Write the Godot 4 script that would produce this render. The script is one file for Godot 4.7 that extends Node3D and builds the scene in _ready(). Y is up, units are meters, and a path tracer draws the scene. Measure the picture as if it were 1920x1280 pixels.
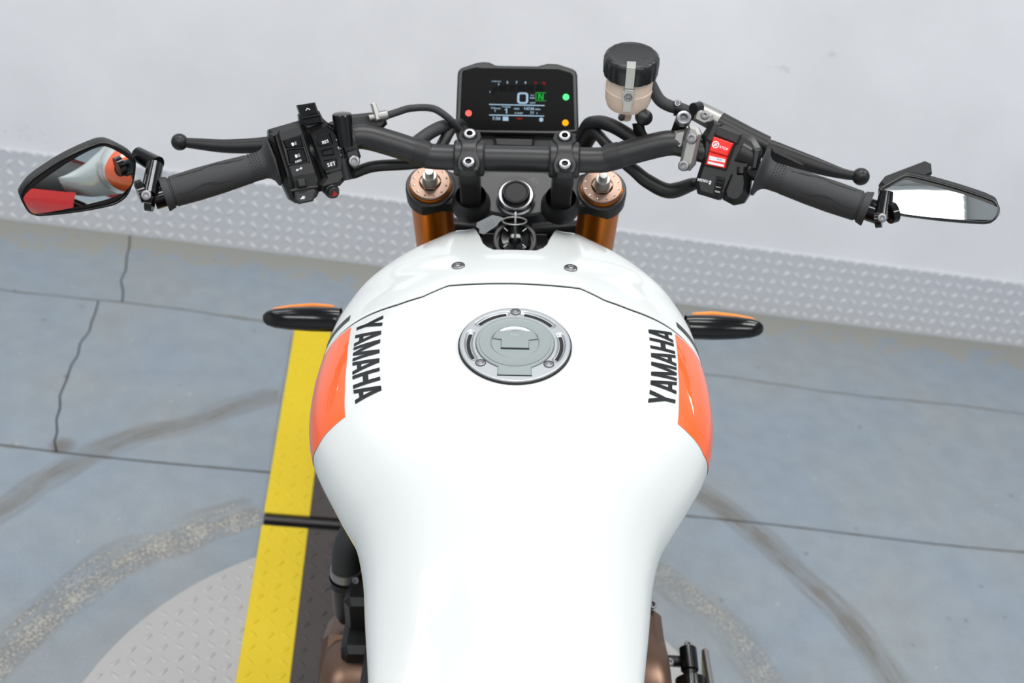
extends Node3D
# Rider's view over a leaning motorcycle in a workshop. "bike" coordinates: x right, y up, -z forward, before the lean on the side stand.
const LEAN := 0.14835
const HUB := 0.866
var mats := {}
var used := {}
var bike: Node3D

class MB:
	var v := PackedVector3Array()
	var n := PackedVector3Array()
	var uv := PackedVector2Array()
	var ix := PackedInt32Array()
	var xf := Transform3D()

	func grid(rows: Array, closed := false, inside = null, uvf = null) -> void:
		# rows of points; normals are smoothed; "inside" is a point (or one per row) the normals point away from
		var R := rows.size()
		var Cn: int = rows[0].size()
		var p := PackedVector3Array()
		for r in rows:
			for q in r:
				p.append(xf * q)
		var nn := PackedVector3Array()
		nn.resize(p.size())
		var tri := PackedInt32Array()
		var last := Cn if closed else Cn - 1
		for i in R - 1:
			for j in last:
				var a := i * Cn + j
				var b := i * Cn + (j + 1) % Cn
				var c := a + Cn
				var d := b + Cn
				var f := (p[d] - p[a]).cross(p[c] - p[b])
				nn[a] += f
				nn[b] += f
				nn[c] += f
				nn[d] += f
				tri.append_array([a, b, d, a, d, c])
		var s := 0.0
		for i in R:
			var ctr := Vector3.ZERO
			if inside is Array:
				ctr = xf * inside[i]
			elif inside is Vector3:
				ctr = xf * inside
			else:
				for j in Cn:
					ctr += p[i * Cn + j]
				ctr /= Cn
			for j in Cn:
				s += nn[i * Cn + j].normalized().dot(p[i * Cn + j] - ctr)
		var base := v.size()
		var sg := 1.0 if s >= 0.0 else -1.0
		for k in p.size():
			n.append((nn[k] * sg).normalized() if nn[k].length_squared() > 1e-30 else Vector3.UP)
			uv.append(Vector2(p[k].x, p[k].z) if uvf == null else uvf.call(p[k]))
		v.append_array(p)
		for k in tri:
			ix.append(base + k)

	func face(pts: Array, inside: Vector3) -> void:
		# flat polygon (fan), facing away from inside
		var p := []
		for q in pts:
			p.append(xf * q)
		var f := Vector3.ZERO
		for k in range(1, p.size() - 1):
			f += (p[k] - p[0]).cross(p[k + 1] - p[0])
		f = f.normalized()
		if f.dot(p[0] - xf * inside) < 0:
			f = -f
		var base := v.size()
		for q in p:
			v.append(q)
			n.append(f)
			uv.append(Vector2(q.x, q.z))
		for k in range(1, p.size() - 1):
			ix.append_array([base, base + k, base + k + 1])

	func sweep(path: Array, rad, sides := 14, caps := true, flat := 1.0, up := Vector3.ZERO) -> void:
		# tube along a path; flat squashes it across "up"
		var np := path.size()
		var rows := []
		var ctr := []
		var nv := Vector3.ZERO
		for i in np:
			var t: Vector3 = (path[mini(i + 1, np - 1)] - path[maxi(i - 1, 0)]).normalized()
			if i == 0:
				nv = up if up != Vector3.ZERO else (Vector3.UP if absf(t.y) < 0.9 else Vector3.RIGHT)
			nv = (nv - t * nv.dot(t)).normalized()
			var bv := t.cross(nv)
			var r: float = rad[i] if rad is Array else rad
			var row := []
			for k in sides:
				var a := TAU * k / sides
				row.append(path[i] + nv * cos(a) * r * flat + bv * sin(a) * r)
			rows.append(row)
			ctr.append(path[i])
		grid(rows, true, ctr)
		if caps:
			face(rows[0], path[1])
			face(rows[np - 1], path[np - 2])

	func lathe(o: Vector3, axis: Vector3, prof: Array, sides := 28) -> void:
		# prof: Vector2(radius, height); splits at sharp corners
		axis = axis.normalized()
		var e := axis.cross(Vector3.RIGHT if absf(axis.x) < 0.9 else Vector3.UP).normalized()
		var g := axis.cross(e)
		var part := []
		for i in prof.size():
			part.append(prof[i])
			var cut: bool = i == prof.size() - 1
			if not cut and i > 0:
				var d1: Vector2 = (prof[i] - prof[i - 1]).normalized()
				var d2: Vector2 = (prof[i + 1] - prof[i]).normalized()
				cut = d1.dot(d2) < 0.8
			if cut and part.size() > 1:
				var rows := []
				for q in part:
					var row := []
					for k in sides:
						var a := TAU * k / sides
						row.append(o + axis * q.y + (e * cos(a) + g * sin(a)) * maxf(q.x, 1e-6))
					rows.append(row)
				# decide the side by the profile's own turn (counter-clockwise profile = outside)
				var d: Vector2 = part[1] - part[0]
				var out := Vector2(d.y, -d.x)
				var mid: Vector2 = (part[0] + part[1]) * 0.5
				grid_dir(rows, o, axis, e, mid, out)
				part = [prof[i]]

	func grid_dir(rows: Array, o: Vector3, axis: Vector3, e: Vector3, mid: Vector2, out: Vector2) -> void:
		var at0 := v.size()
		grid(rows, true, o)
		# fix direction: the normal near angle 0 must agree with "out"
		var want := (xf.basis * (e * out.x + axis * out.y)).normalized()
		var have := (n[at0] + n[at0 + rows[0].size()])
		if have.dot(want) < 0:
			for k in range(at0, n.size()):
				n[k] = -n[k]

	func prism(poly: Array, z0: float, z1: float, bevel := 0.0, soft := 0.77) -> void:
		# polygon in local xy, from z0 to z1, chamfered at both ends
		var pts := []
		var area := 0.0
		for i in poly.size():
			var a: Vector2 = poly[i]
			var b: Vector2 = poly[(i + 1) % poly.size()]
			area += a.cross(b)
		for q in poly:
			pts.append(q)
		if area < 0:
			pts.reverse()
		var m := pts.size()
		var inset := []
		var en := []
		for i in m:
			var d: Vector2 = (pts[(i + 1) % m] - pts[i]).normalized()
			en.append(Vector2(d.y, -d.x))
		var vn := []
		for i in m:
			var n0: Vector2 = en[(i + m - 1) % m]
			var n1: Vector2 = en[i]
			var s := n0 + n1
			var k := s.dot(n1)
			inset.append(pts[i] - s * (bevel / maxf(k, 0.35)))
			vn.append([n0, n1])
		var levels := [[inset, z1], [pts, z1 - bevel], [pts, z0 + bevel], [inset, z0]]
		if bevel <= 0:
			levels = [[pts, z1], [pts, z0]]
		for l in levels.size() - 1:
			var up_tilt := 0.0
			if bevel > 0:
				up_tilt = 1.0 if l == 0 else (-1.0 if l == 2 else 0.0)
			for i in m:
				var j := (i + 1) % m
				var q := [levels[l][0][i], levels[l][0][j], levels[l + 1][0][j], levels[l + 1][0][i]]
				var zs := [levels[l][1], levels[l][1], levels[l + 1][1], levels[l + 1][1]]
				var base := v.size()
				for k in 4:
					var vi := i if k == 0 or k == 3 else j
					var a: Vector2 = vn[vi][0]
					var b: Vector2 = vn[vi][1]
					var nn: Vector2 = (a + b).normalized() if a.dot(b) > soft else en[i]
					var w := xf * Vector3(q[k].x, q[k].y, zs[k])
					v.append(w)
					n.append((xf.basis * Vector3(nn.x, nn.y, up_tilt)).normalized())
					uv.append(Vector2(w.x, w.z))
				ix.append_array([base, base + 1, base + 2, base, base + 2, base + 3])
		for e in [0, levels.size() - 1]:
			var pv := PackedVector2Array(levels[e][0])
			var t := Geometry2D.triangulate_polygon(pv)
			var base := v.size()
			for q in pv:
				var w := xf * Vector3(q.x, q.y, levels[e][1])
				v.append(w)
				n.append((xf.basis * Vector3(0, 0, 1.0 if e == 0 else -1.0)).normalized())
				uv.append(Vector2(w.x, w.z))
			for k in t:
				ix.append(base + k)

	func box(c: Vector3, s: Vector3, bevel := 0.0) -> void:
		var keep := xf
		xf = xf * Transform3D(Basis(), c)
		var h := s * 0.5
		var b := bevel
		var poly := [Vector2(-h.x, -h.y), Vector2(h.x, -h.y), Vector2(h.x, h.y), Vector2(-h.x, h.y)]
		if b > 0:
			poly = [Vector2(-h.x + b, -h.y), Vector2(h.x - b, -h.y), Vector2(h.x, -h.y + b), Vector2(h.x, h.y - b), Vector2(h.x - b, h.y), Vector2(-h.x + b, h.y), Vector2(-h.x, h.y - b), Vector2(-h.x, -h.y + b)]
		prism(poly, -h.z, h.z, bevel)
		xf = keep

	func ball(c: Vector3, r: float, sides := 20) -> void:
		var prof := []
		for k in 13:
			var a := -PI / 2 + PI * k / 12
			prof.append(Vector2(r * cos(a), r * sin(a)))
		var rows := []
		for q in prof:
			var row := []
			for k in sides:
				row.append(c + Vector3(q.x * cos(TAU * k / sides), q.y, q.x * sin(TAU * k / sides)))
			rows.append(row)
		grid(rows, true, c)

	func mesh() -> ArrayMesh:
		for k in range(0, ix.size(), 3):
			var a := ix[k]
			var b := ix[k + 1]
			var c := ix[k + 2]
			if (v[b] - v[a]).cross(v[c] - v[a]).dot(n[a] + n[b] + n[c]) > 0:
				ix[k + 1] = c
				ix[k + 2] = b
		var arr := []
		arr.resize(Mesh.ARRAY_MAX)
		arr[Mesh.ARRAY_VERTEX] = v
		arr[Mesh.ARRAY_NORMAL] = n
		arr[Mesh.ARRAY_TEX_UV] = uv
		arr[Mesh.ARRAY_INDEX] = ix
		var m := ArrayMesh.new()
		m.add_surface_from_arrays(Mesh.PRIMITIVE_TRIANGLES, arr)
		return m


func mat(called: String, c: Color, rough := 0.5, metal := 0.0) -> StandardMaterial3D:
	var m := StandardMaterial3D.new()
	m.resource_name = called
	m.albedo_color = c
	m.roughness = rough
	m.metallic = metal
	mats[called] = m
	return m


func put(mb, called: String, m: String, parent: Node3D, label := "") -> MeshInstance3D:
	var o := MeshInstance3D.new()
	o.name = called
	o.mesh = mb.mesh() if mb is MB else mb
	o.material_override = null
	o.set_surface_override_material(0, mats[m])
	if label:
		o.set_meta("label", label)
	parent.add_child(o, true)
	return o


func part(called: String, parent: Node3D, label := "") -> Node3D:
	var o := Node3D.new()
	o.name = called
	if label:
		o.set_meta("label", label)
	parent.add_child(o, true)
	return o


func tag(o: Node3D, label: String, category: String, group := "", kind := "") -> void:
	if label:
		o.set_meta("label", label)
	if category:
		o.set_meta("category", category)
	if group:
		o.set_meta("group", group)
	if kind:
		o.set_meta("kind", kind)


func V(x: float, y: float, z: float) -> Vector3:
	return Vector3(x, y, z)


func mmframe(o: Vector3, x: Vector3, z: Vector3) -> Transform3D:
	# local millimetre frame: x along, z out, y = z cross x
	x = x.normalized()
	z = (z - x * z.dot(x)).normalized()
	return Transform3D(Basis(x * 0.001, z.cross(x) * 0.001, z * 0.001), o)


func curve(pts: Array, steps := 8) -> Array:
	# Catmull-Rom through the points
	var out := []
	for i in pts.size() - 1:
		var a = pts[maxi(i - 1, 0)]
		var b = pts[i]
		var c = pts[i + 1]
		var d = pts[mini(i + 2, pts.size() - 1)]
		for k in steps:
			var t := float(k) / steps
			out.append(0.5 * (2.0 * b + (c - a) * t + (2.0 * a - 5.0 * b + 4.0 * c - d) * t * t + (3.0 * b - a - 3.0 * c + d) * t * t * t))
	out.append(pts[-1])
	return out


func words(text: String, at: Transform3D, high: float, m: String, parent: Node3D, called := "marking", wide := 1.0) -> void:
	# flat lettering; at: mm frame, high: capital height in mm
	var f := SystemFont.new()
	f.font_names = PackedStringArray(["Droid Sans"])
	f.font_weight = 700
	var t := TextMesh.new()
	t.text = text
	t.font = f
	t.font_size = 32
	t.pixel_size = 1.0 / 23.0
	t.depth = 0.06
	t.curve_step = 1.5
	t.material = mats[m]
	var o := MeshInstance3D.new()
	o.name = called
	o.mesh = t
	o.set_surface_override_material(0, mats[m])
	o.transform = at * Transform3D(Basis.from_scale(Vector3(high * wide, high, high)), Vector3.ZERO)
	parent.add_child(o, true)


func shape2(polys: Array, at: Transform3D, h: float, m: String, parent: Node3D, called := "icon") -> void:
	var b := MB.new()
	b.xf = at
	for p in polys:
		var q := []
		for k in range(0, p.size(), 2):
			q.append(Vector2(p[k], p[k + 1]))
		b.prism(q, 0.0, h)
	put(b, called, m, parent)


func v2(a: Array) -> Array:
	var q := []
	for k in range(0, a.size(), 2):
		q.append(Vector2(a[k], a[k + 1]))
	return q


func arcs(r: float, a0: float, a1: float, steps: int, c := Vector2.ZERO) -> Array:
	var q := []
	for k in steps + 1:
		var a := deg_to_rad(lerpf(a0, a1, float(k) / steps))
		q.append(c + Vector2(cos(a), sin(a)) * r)
	return q


func hexbolt(o: Vector3, axis: Vector3, r: float, h: float, called: String, parent: Node3D, m := "silver", label := "") -> void:
	# socket head screw: rim and a recessed dark socket
	var b := MB.new()
	b.lathe(o, axis, [Vector2(r, -h * 0.5), Vector2(r, h * 0.62), Vector2(r * 0.93, h * 0.88), Vector2(r * 0.82, h), Vector2(r * 0.50, h), Vector2(r * 0.44, h * 0.85), Vector2(r * 0.44, 0.0), Vector2(0, -h * 0.05)], 20)
	put(b, called, m, parent, label)


func _ready() -> void:
	# ---- camera
	var cb := deg_to_rad(33.8)
	var cr := deg_to_rad(1.2)
	var fwd := V(0, -sin(cb), -cos(cb))
	var up0 := V(0, cos(cb), -sin(cb))
	var right := V(1, 0, 0) * cos(cr) + up0 * sin(cr)
	var up := up0 * cos(cr) - V(1, 0, 0) * sin(cr)
	var lean := Transform3D(Basis(V(0, 0, 1), LEAN), Vector3.ZERO)
	var cam := Camera3D.new()
	cam.name = "camera"
	cam.transform = lean * Transform3D(Basis(right, up, -fwd), V(-0.001, 1.66, 0))
	var lens := CameraAttributesPhysical.new()
	lens.frustum_focal_length = 41.25
	lens.frustum_focus_distance = 1.17
	lens.exposure_aperture = 6.3
	lens.frustum_near = 0.05
	lens.frustum_far = 60.0
	cam.attributes = lens
	cam.fov = rad_to_deg(2.0 * atan(640.0 / 2200.0))
	cam.near = 0.05
	add_child(cam)
	cam.current = true
	# ---- surroundings and exposure
	var we := WorldEnvironment.new()
	we.name = "surroundings"
	var env := Environment.new()
	env.background_mode = Environment.BG_COLOR
	env.background_color = Color(0, 0, 0)
	env.tonemap_mode = Environment.TONE_MAPPER_LINEAR
	env.tonemap_exposure = 1.28
	env.sdfgi_enabled = true
	env.ssao_enabled = true
	env.ssil_enabled = true
	we.environment = env
	add_child(we)
	# ---- ceiling lamps: each a glowing panel with an area light of its size under it
	materials()
	var n := 0
	for p in LAMPS:
		var o := Node3D.new()
		o.name = "ceiling_light" if n == 0 else "ceiling_light_%03d" % n
		add_child(o)
		o.position = V(p[0], 3.2, p[1])
		o.rotation.y = deg_to_rad(2.65)
		tag(o, "square-edged white LED panel lamp under the ceiling " + p[3], "lamp", "ceiling panel lamps")
		var b := MB.new()
		b.box(V(0, -0.02, 0), V(1.26, 0.04, 0.66), 0.006)
		put(b, "frame", "white_enamel", o)
		var g := MB.new()
		g.box(V(0, -0.044, 0), V(1.2, 0.006, 0.6))
		put(g, "diffuser", "lamp_glow", o)
		var a := AreaLight3D.new()
		a.name = "panel_light"
		a.area_size = Vector2(1.2, 0.6)
		a.light_energy = p[2]
		a.light_color = Color(0.993, 0.995, 0.997)
		a.area_range = 14.0
		a.area_attenuation = 2.0
		a.shadow_enabled = true
		o.add_child(a)
		a.position = V(0, -0.055, 0)
		a.rotation.x = -PI / 2
		n += 1
	room()
	lift()
	build_bike(lean)
	key(lean)


const LAMPS := [[-0.35, -1.55, 1.6, "ahead over the front wheel"], [1.55, -1.45, 1.9, "ahead to the right near the front wall"], [-2.2, -1.5, 1.2, "ahead to the left near the front wall"], [-0.3, 0.5, 1.6, "right above the rider's seat"], [1.7, 0.55, 1.7, "to the right of the seat"], [-2.2, 0.5, 1.2, "to the left of the seat"], [-0.2, 2.6, 1.4, "behind in the middle of the room"], [1.8, 2.65, 1.4, "behind to the right"], [-2.1, 2.55, 1.4, "behind to the left"]]


func materials() -> void:
	mat("white_enamel", Color(0.85, 0.85, 0.85), 0.4)
	var m := mat("lamp_glow", Color(0.9, 0.9, 0.9), 0.6)
	m.emission_enabled = true
	m.emission = Color(1.0, 0.995, 0.985)
	m.emission_energy_multiplier = 2.5
	m = mat("white_paint", Color(0.815, 0.83, 0.825), 0.32)
	m.clearcoat_enabled = true
	m.clearcoat = 1.0
	m.clearcoat_roughness = 0.03
	m = mat("orange_paint", Color(0.95, 0.36, 0.07), 0.35)
	m.clearcoat_enabled = true
	m.clearcoat = 1.0
	m.clearcoat_roughness = 0.03
	m = mat("red_paint", Color(0.85, 0.05, 0.02), 0.3)
	m.clearcoat_enabled = true
	m.clearcoat = 1.0
	m.clearcoat_roughness = 0.03
	mat("black_decal", Color(0.06, 0.07, 0.085), 0.3)
	mat("gap_black", Color(0.03, 0.035, 0.035), 0.7)
	mat("satin_black", Color(0.105, 0.105, 0.11), 0.42)
	mat("black_plastic", Color(0.085, 0.085, 0.09), 0.36)
	mat("gloss_black", Color(0.045, 0.045, 0.05), 0.12)
	m = mat("rubber", Color(0.165, 0.168, 0.175), 0.62)
	var nt := NoiseTexture2D.new()
	nt.width = 256
	nt.height = 256
	nt.seamless = true
	var fn := FastNoiseLite.new()
	fn.seed = 5
	fn.frequency = 0.12
	nt.noise = fn
	m.heightmap_enabled = true
	m.heightmap_texture = nt
	m.heightmap_scale = 0.012
	m.uv1_triplanar = true
	m.uv1_scale = V(60, 60, 60)
	mat("groove", Color(0.06, 0.06, 0.065), 0.7)
	mat("lever_black", Color(0.13, 0.13, 0.135), 0.38, 0.3)
	mat("silver", Color(0.54, 0.54, 0.55), 0.32, 1.0)
	mat("zinc", Color(0.72, 0.72, 0.70), 0.38, 0.7)
	mat("cast_silver", Color(0.60, 0.595, 0.585), 0.45, 0.85)
	mat("cap_silver", Color(0.70, 0.715, 0.725), 0.36, 0.75)
	m = mat("cap_grey", Color(0.545, 0.575, 0.575), 0.45, 0.6)
	m.heightmap_enabled = true
	m.heightmap_texture = nt
	m.heightmap_scale = 0.006
	m.uv1_triplanar = true
	m.uv1_scale = V(90, 90, 90)
	mat("gold", Color(0.90, 0.50, 0.07), 0.3, 0.85)
	mat("bronze", Color(0.55, 0.455, 0.40), 0.38, 0.9)
	mat("engine_bronze", Color(0.42, 0.33, 0.275), 0.3, 0.75)
	mat("engine_black", Color(0.075, 0.075, 0.08), 0.4, 0.2)
	mat("chrome", Color(0.66, 0.66, 0.66), 0.16, 1.0)
	mat("stem_black", Color(0.04, 0.04, 0.045), 0.3).metallic_specular = 0.25
	mat("mirror_glass", Color(0.93, 0.95, 0.95), 0.005, 1.0)
	m = mat("cup_plastic", Color(0.97, 0.925, 0.875), 0.35)
	m.backlight_enabled = true
	m.backlight = Color(0.95, 0.86, 0.76)
	mat("tag_grey", Color(0.56, 0.57, 0.58), 0.7)
	mat("print_white", Color(0.86, 0.87, 0.88), 0.5)
	mat("print_red", Color(0.75, 0.08, 0.07), 0.5)
	mat("print_grey", Color(0.42, 0.42, 0.41), 0.5)
	mat("switch_red", Color(0.93, 0.12, 0.08), 0.4)
	m = mat("amber_lens", Color(0.98, 0.55, 0.08), 0.2)
	m.clearcoat_enabled = true
	m = mat("screen_glass", Color(0.012, 0.014, 0.018), 0.12)
	m.metallic_specular = 0.10
	for q in [["glow_white", Color(0.72, 0.85, 0.95), 0.62], ["glow_green", Color(0.1, 0.75, 0.25), 0.7], ["glow_red", Color(0.85, 0.1, 0.08), 0.55], ["glow_dim", Color(0.12, 0.15, 0.16), 0.12], ["lamp_red", Color(1.0, 0.35, 0.33), 1.6], ["lamp_green", Color(0.3, 1.0, 0.5), 1.6], ["lamp_amber", Color(1.0, 0.62, 0.05), 1.3]]:
		m = mat(q[0], Color(0.03, 0.03, 0.03), 0.3)
		m.metallic_specular = 0.1
		m.emission_enabled = true
		m.emission = q[1]
		m.emission_energy_multiplier = q[2]
	m = mat("plate_silver", Color(0.805, 0.815, 0.838), 0.5, 0.15)
	mat("disc_silver", Color(0.70, 0.695, 0.69), 0.5, 0.3)
	mat("tread_silver", Color(0.88, 0.885, 0.895), 0.4, 0.15)
	mat("deck_dark", Color(0.28, 0.255, 0.25), 0.5, 0.25)
	mat("deck_yellow", Color(0.86, 0.75, 0.05), 0.5)
	mat("steel_dark", Color(0.25, 0.24, 0.24), 0.4, 0.7)
	mat("joint_dirt", Color(0.36, 0.35, 0.32), 0.95)
	mat("ceiling_white", Color(0.88, 0.88, 0.88), 0.9)
	mat("tyre", Color(0.07, 0.07, 0.072), 0.8)
	mat("seat_black", Color(0.055, 0.055, 0.058), 0.5)


func room() -> void:
	var rng := RandomNumberGenerator.new()
	rng.seed = 11
	# --- floor colour: paint with wear, tyre marks, chips; the picture spans x -2.4..2.4, z -3..0.6
	var w := 2048
	var h := 1536
	var ppm := w / 4.8
	var mark := PackedFloat32Array()
	mark.resize(w * h)
	var grit := PackedFloat32Array()
	grit.resize(w * h)
	var stamp := func(arr: PackedFloat32Array, x: float, z: float, r: float, s: float) -> void:
		var cx := (x + 2.4) * ppm
		var cy := (z + 3.0) * ppm
		var rp := r * ppm
		for j in range(maxi(0, int(cy - rp)), mini(h - 1, int(cy + rp)) + 1):
			for i in range(maxi(0, int(cx - rp)), mini(w - 1, int(cx + rp)) + 1):
				var d := sqrt((i - cx) * (i - cx) + (j - cy) * (j - cy)) / rp
				if d < 1.0:
					var k := j * w + i
					arr[k] = maxf(arr[k], s * smoothstep(0.0, 0.85, 1.0 - d))
	var streaks := [
		[[-1.1, -1.45, -0.974, -1.657, -0.926, -1.751, -0.87, -1.837, -0.788, -1.925, -0.701, -1.981, -0.626, -2.055, -0.535, -2.136], 0.032, 0.75, 0.12],
		[[-0.9, -1.2, -0.852, -1.325, -0.806, -1.422, -0.754, -1.521, -0.697, -1.593, -0.64, -1.639, -0.58, -1.688, -0.509, -1.748], 0.043, 0.85, 1.0],
		[[0.34, -2.05, 0.425, -1.982, 0.522, -1.897, 0.57, -1.832, 0.624, -1.756, 0.675, -1.675, 0.712, -1.597, 0.743, -1.51, 0.78, -1.36], 0.033, 1.0, 0.05],
		[[0.22, -1.76, 0.309, -1.715, 0.365, -1.673, 0.413, -1.625, 0.458, -1.563, 0.488, -1.49, 0.52, -1.38], 0.045, 0.6, 0.75]]
	for s in streaks:
		var pts := []
		for k in range(0, s[0].size(), 2):
			pts.append(V(s[0][k], 0, s[0][k + 1]))
		var line := curve(pts, 26)
		for strand in 34:
			var off: float = clampf(rng.randfn(0.0, 0.45), -1.0, 1.0)
			var wig := rng.randf_range(0.0, 6.0)
			var strong: float = rng.randf_range(0.55, 1.2) * (1.0 - 0.5 * absf(off))
			for i in range(rng.randi_range(0, 8), line.size() - 1 - rng.randi_range(0, 8)):
				var d: Vector3 = (line[i + 1] - line[i]).normalized()
				var q: Vector3 = line[i] + V(-d.z, 0, d.x) * s[1] * (off + 0.12 * sin(i * 0.11 + wig))
				var fade := 0.55 + 0.45 * sin(i * 0.07 + wig * 3.0)
				stamp.call(mark, q.x, q.z, 0.012, s[2] * strong * fade)
				if absf(off) < 0.8:
					stamp.call(grit, q.x, q.z, 0.010, s[3] * strong * (0.4 + 0.6 * fade))
	for k in 260:
		var x := rng.randf_range(-1.6, 1.6)
		var z := rng.randf_range(-2.7, -1.0)
		stamp.call(grit if rng.randf() < 0.55 else mark, x, z, rng.randf_range(0.004, 0.009), rng.randf_range(0.5, 1.0))
	stamp.call(mark, -0.925, -1.86, 0.035, 1.3)
	var noise := FastNoiseLite.new()
	noise.seed = 3
	noise.frequency = 0.006
	noise.fractal_octaves = 5
	var big := noise.get_image(w, h).get_data()
	noise.seed = 9
	noise.frequency = 0.33
	noise.fractal_octaves = 2
	var fine := noise.get_image(w, h).get_data()
	noise.seed = 21
	noise.frequency = 0.03
	noise.fractal_octaves = 4
	var mid := noise.get_image(w, h).get_data()
	var bytes := PackedByteArray()
	bytes.resize(w * h * 3)
	var blue := Vector3(0.525, 0.568, 0.607)
	var warm := Vector3(0.545, 0.573, 0.59)
	var dirt := Vector3(0.415, 0.405, 0.385)
	var pale := Vector3(0.74, 0.725, 0.685)
	var brown := Vector3(0.565, 0.555, 0.515)
	for j in h:
		var z := j / ppm - 3.0
		for i in w:
			var k := j * w + i
			var b := big[k] / 255.0
			var f := fine[k] / 255.0
			var m := mid[k] / 255.0
			var c := blue.lerp(warm, clampf(b * 2.2 - 0.6, 0, 1)) * (0.97 + 0.07 * f)
			c *= 0.965 + 0.07 * m
			var x := i / ppm - 2.4
			var away := z + 2.773 + x * 0.0463
			if away < 0.16:
				c = c.lerp(brown, clampf((0.10 + 0.10 * (m - 0.5) * 2.0 - away) * 28.0, 0.0, 0.75))
			var seam := minf(absf(z + 2.436 + 0.037 * x - 0.006 * sin(x * 9.0)), absf(z + 1.884 + 0.044 * x - 0.004 * sin(x * 7.0 + 1.0)))
			if seam < 0.02:
				c = c.lerp(brown * 0.86, clampf((0.004 + 0.018 * (m - 0.42) - seam) * 90.0, 0.0, 0.7))
			if mark[k] > 0:
				c = c.lerp(dirt, clampf(mark[k] * (0.35 + 0.9 * m), 0, 0.85))
			if grit[k] > 0:
				c = c.lerp(pale, clampf((f * 1.3 + m * 0.7 - 1.28 + 0.42 * grit[k]) * 2.2, 0, 0.8) * minf(1, grit[k] * 1.5))
			bytes[k * 3] = int(clampf(c.x * 255, 0, 255))
			bytes[k * 3 + 1] = int(clampf(c.y * 255, 0, 255))
			bytes[k * 3 + 2] = int(clampf(c.z * 255, 0, 255))
	var fm := mat("floor_paint", Color(1, 1, 1), 0.55)
	fm.albedo_texture = ImageTexture.create_from_image(Image.create_from_data(w, h, false, Image.FORMAT_RGB8, bytes))
	fm.uv1_scale = V(1.0 / 4.8, 1.0 / 3.6, 1)
	fm.uv1_offset = V(0.5, 3.0 / 3.6, 0)
	fm.texture_repeat = false
	# --- floor slabs with open joints
	var floor_node := Node3D.new()
	floor_node.name = "floor"
	add_child(floor_node)
	tag(floor_node, "worn blue-grey painted concrete floor in slabs", "", "", "structure")
	var bed := MB.new()
	bed.box(V(0, -0.06, 1.2), V(9.4, 0.09, 8.6))
	put(bed, "joint_bed", "joint_dirt", floor_node)
	var lie := Transform3D(Basis(V(1, 0, 0), V(0, 0, -1), V(0, 1, 0)), Vector3.ZERO)
	var front := func(x: float) -> float: return -2.773 - 0.0463 * x
	var j1 := func(x: float) -> float: return -2.436 - 0.037 * x + 0.006 * sin(x * 9.0) + 0.002 * sin(x * 41.0)
	var j2 := func(x: float) -> float: return -1.884 - 0.044 * x + 0.004 * sin(x * 7.0 + 1.0)
	var back := func(_x: float) -> float: return 5.1
	var cuts := [
		[front, j1, [[-4.4, -2.7, -4.4, -2.3], [-2.55, -2.66, -2.5, -2.35], [-1.028, -2.725, -1.012, -2.66, -1.006, -2.615, -0.990, -2.55, -0.988, -2.50, -0.968, -2.45, -0.959, -2.40], [1.9, -2.86, 1.92, -2.5], [4.4, -2.9, 4.4, -2.6]]],
		[j1, j2, [[-4.4, -2.3, -4.4, -1.7], [-2.3, -2.35, -2.25, -1.78], [-1.012, -2.40, -1.004, -2.345, -1.000, -2.30, -0.994, -2.27, -0.999, -2.215, -0.990, -2.17, -0.992, -2.13, -0.984, -2.07, -0.981, -2.02, -0.967, -1.98, -0.962, -1.94, -0.947, -1.90, -0.943, -1.87, -0.93, -1.843], [2.2, -2.52, 2.25, -1.98], [4.4, -2.6, 4.4, -2.07]]],
		[j2, back, [[-4.4, -1.7, -4.4, 5.1], [-1.9, -1.8, -1.7, 5.1], [1.6, -1.95, 1.75, 5.1], [4.4, -2.07, 4.4, 5.1]]]]
	for row in cuts:
		for c in row[2].size() - 1:
			var poly := []
			var l: Array = row[2][c]
			var r: Array = row[2][c + 1]
			var g := 0.0022
			for k in range(0, l.size(), 2):
				var zz: float = l[k + 1]
				if k == 0:
					zz = row[0].call(l[0]) + g
				elif k == l.size() - 2:
					zz = row[1].call(l[k]) - g
				poly.append(Vector2(l[k] + g * 0.7, -zz))
			for k in range(1, 60):
				var x: float = lerpf(l[-2], r[-2], k / 60.0)
				poly.append(Vector2(x, -(row[1].call(x) - g)))
			for k in range(r.size() - 2, -1, -2):
				var zz: float = r[k + 1]
				if k == 0:
					zz = row[0].call(r[0]) + g
				elif k == r.size() - 2:
					zz = row[1].call(r[k]) - g
				poly.append(Vector2(r[k] - g * 0.7, -zz))
			for k in range(59, 0, -1):
				var x: float = lerpf(l[0], r[0], k / 60.0)
				poly.append(Vector2(x, -(row[0].call(x) + g)))
			var b := MB.new()
			b.xf = lie
			b.prism(poly, -0.045, 0.0, 0.0015)
			put(b, "slab", "floor_paint", floor_node)
	# --- walls and ceiling, turned with the front wall
	var wimg := Image.create(1024, 512, false, Image.FORMAT_RGB8)
	var wn := FastNoiseLite.new()
	wn.seed = 40
	wn.frequency = 0.009
	wn.fractal_octaves = 6
	for j in 512:
		for i in 1024:
			var e := 0.925 + wn.get_noise_2d(i, j) * 0.03
			wimg.set_pixel(i, j, Color(e * 0.985, e * 0.988, e * 1.005))
	for s in [[0.640, 0.6475, 3, 0.10], [0.667, 0.62, 2, 0.05], [0.70, 0.815, 3, 0.06], [0.18, 0.875, 8, 0.09], [0.21, 0.885, 9, 0.06]]:
		for k in 14:
			var x := int(s[0] * 1024 + rng.randfn(0, s[2]))
			var y := int(s[1] * 512 + rng.randfn(0, s[2] * 0.35))
			wimg.set_pixel(x, y, wimg.get_pixel(x, y).darkened(s[3]))
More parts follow.
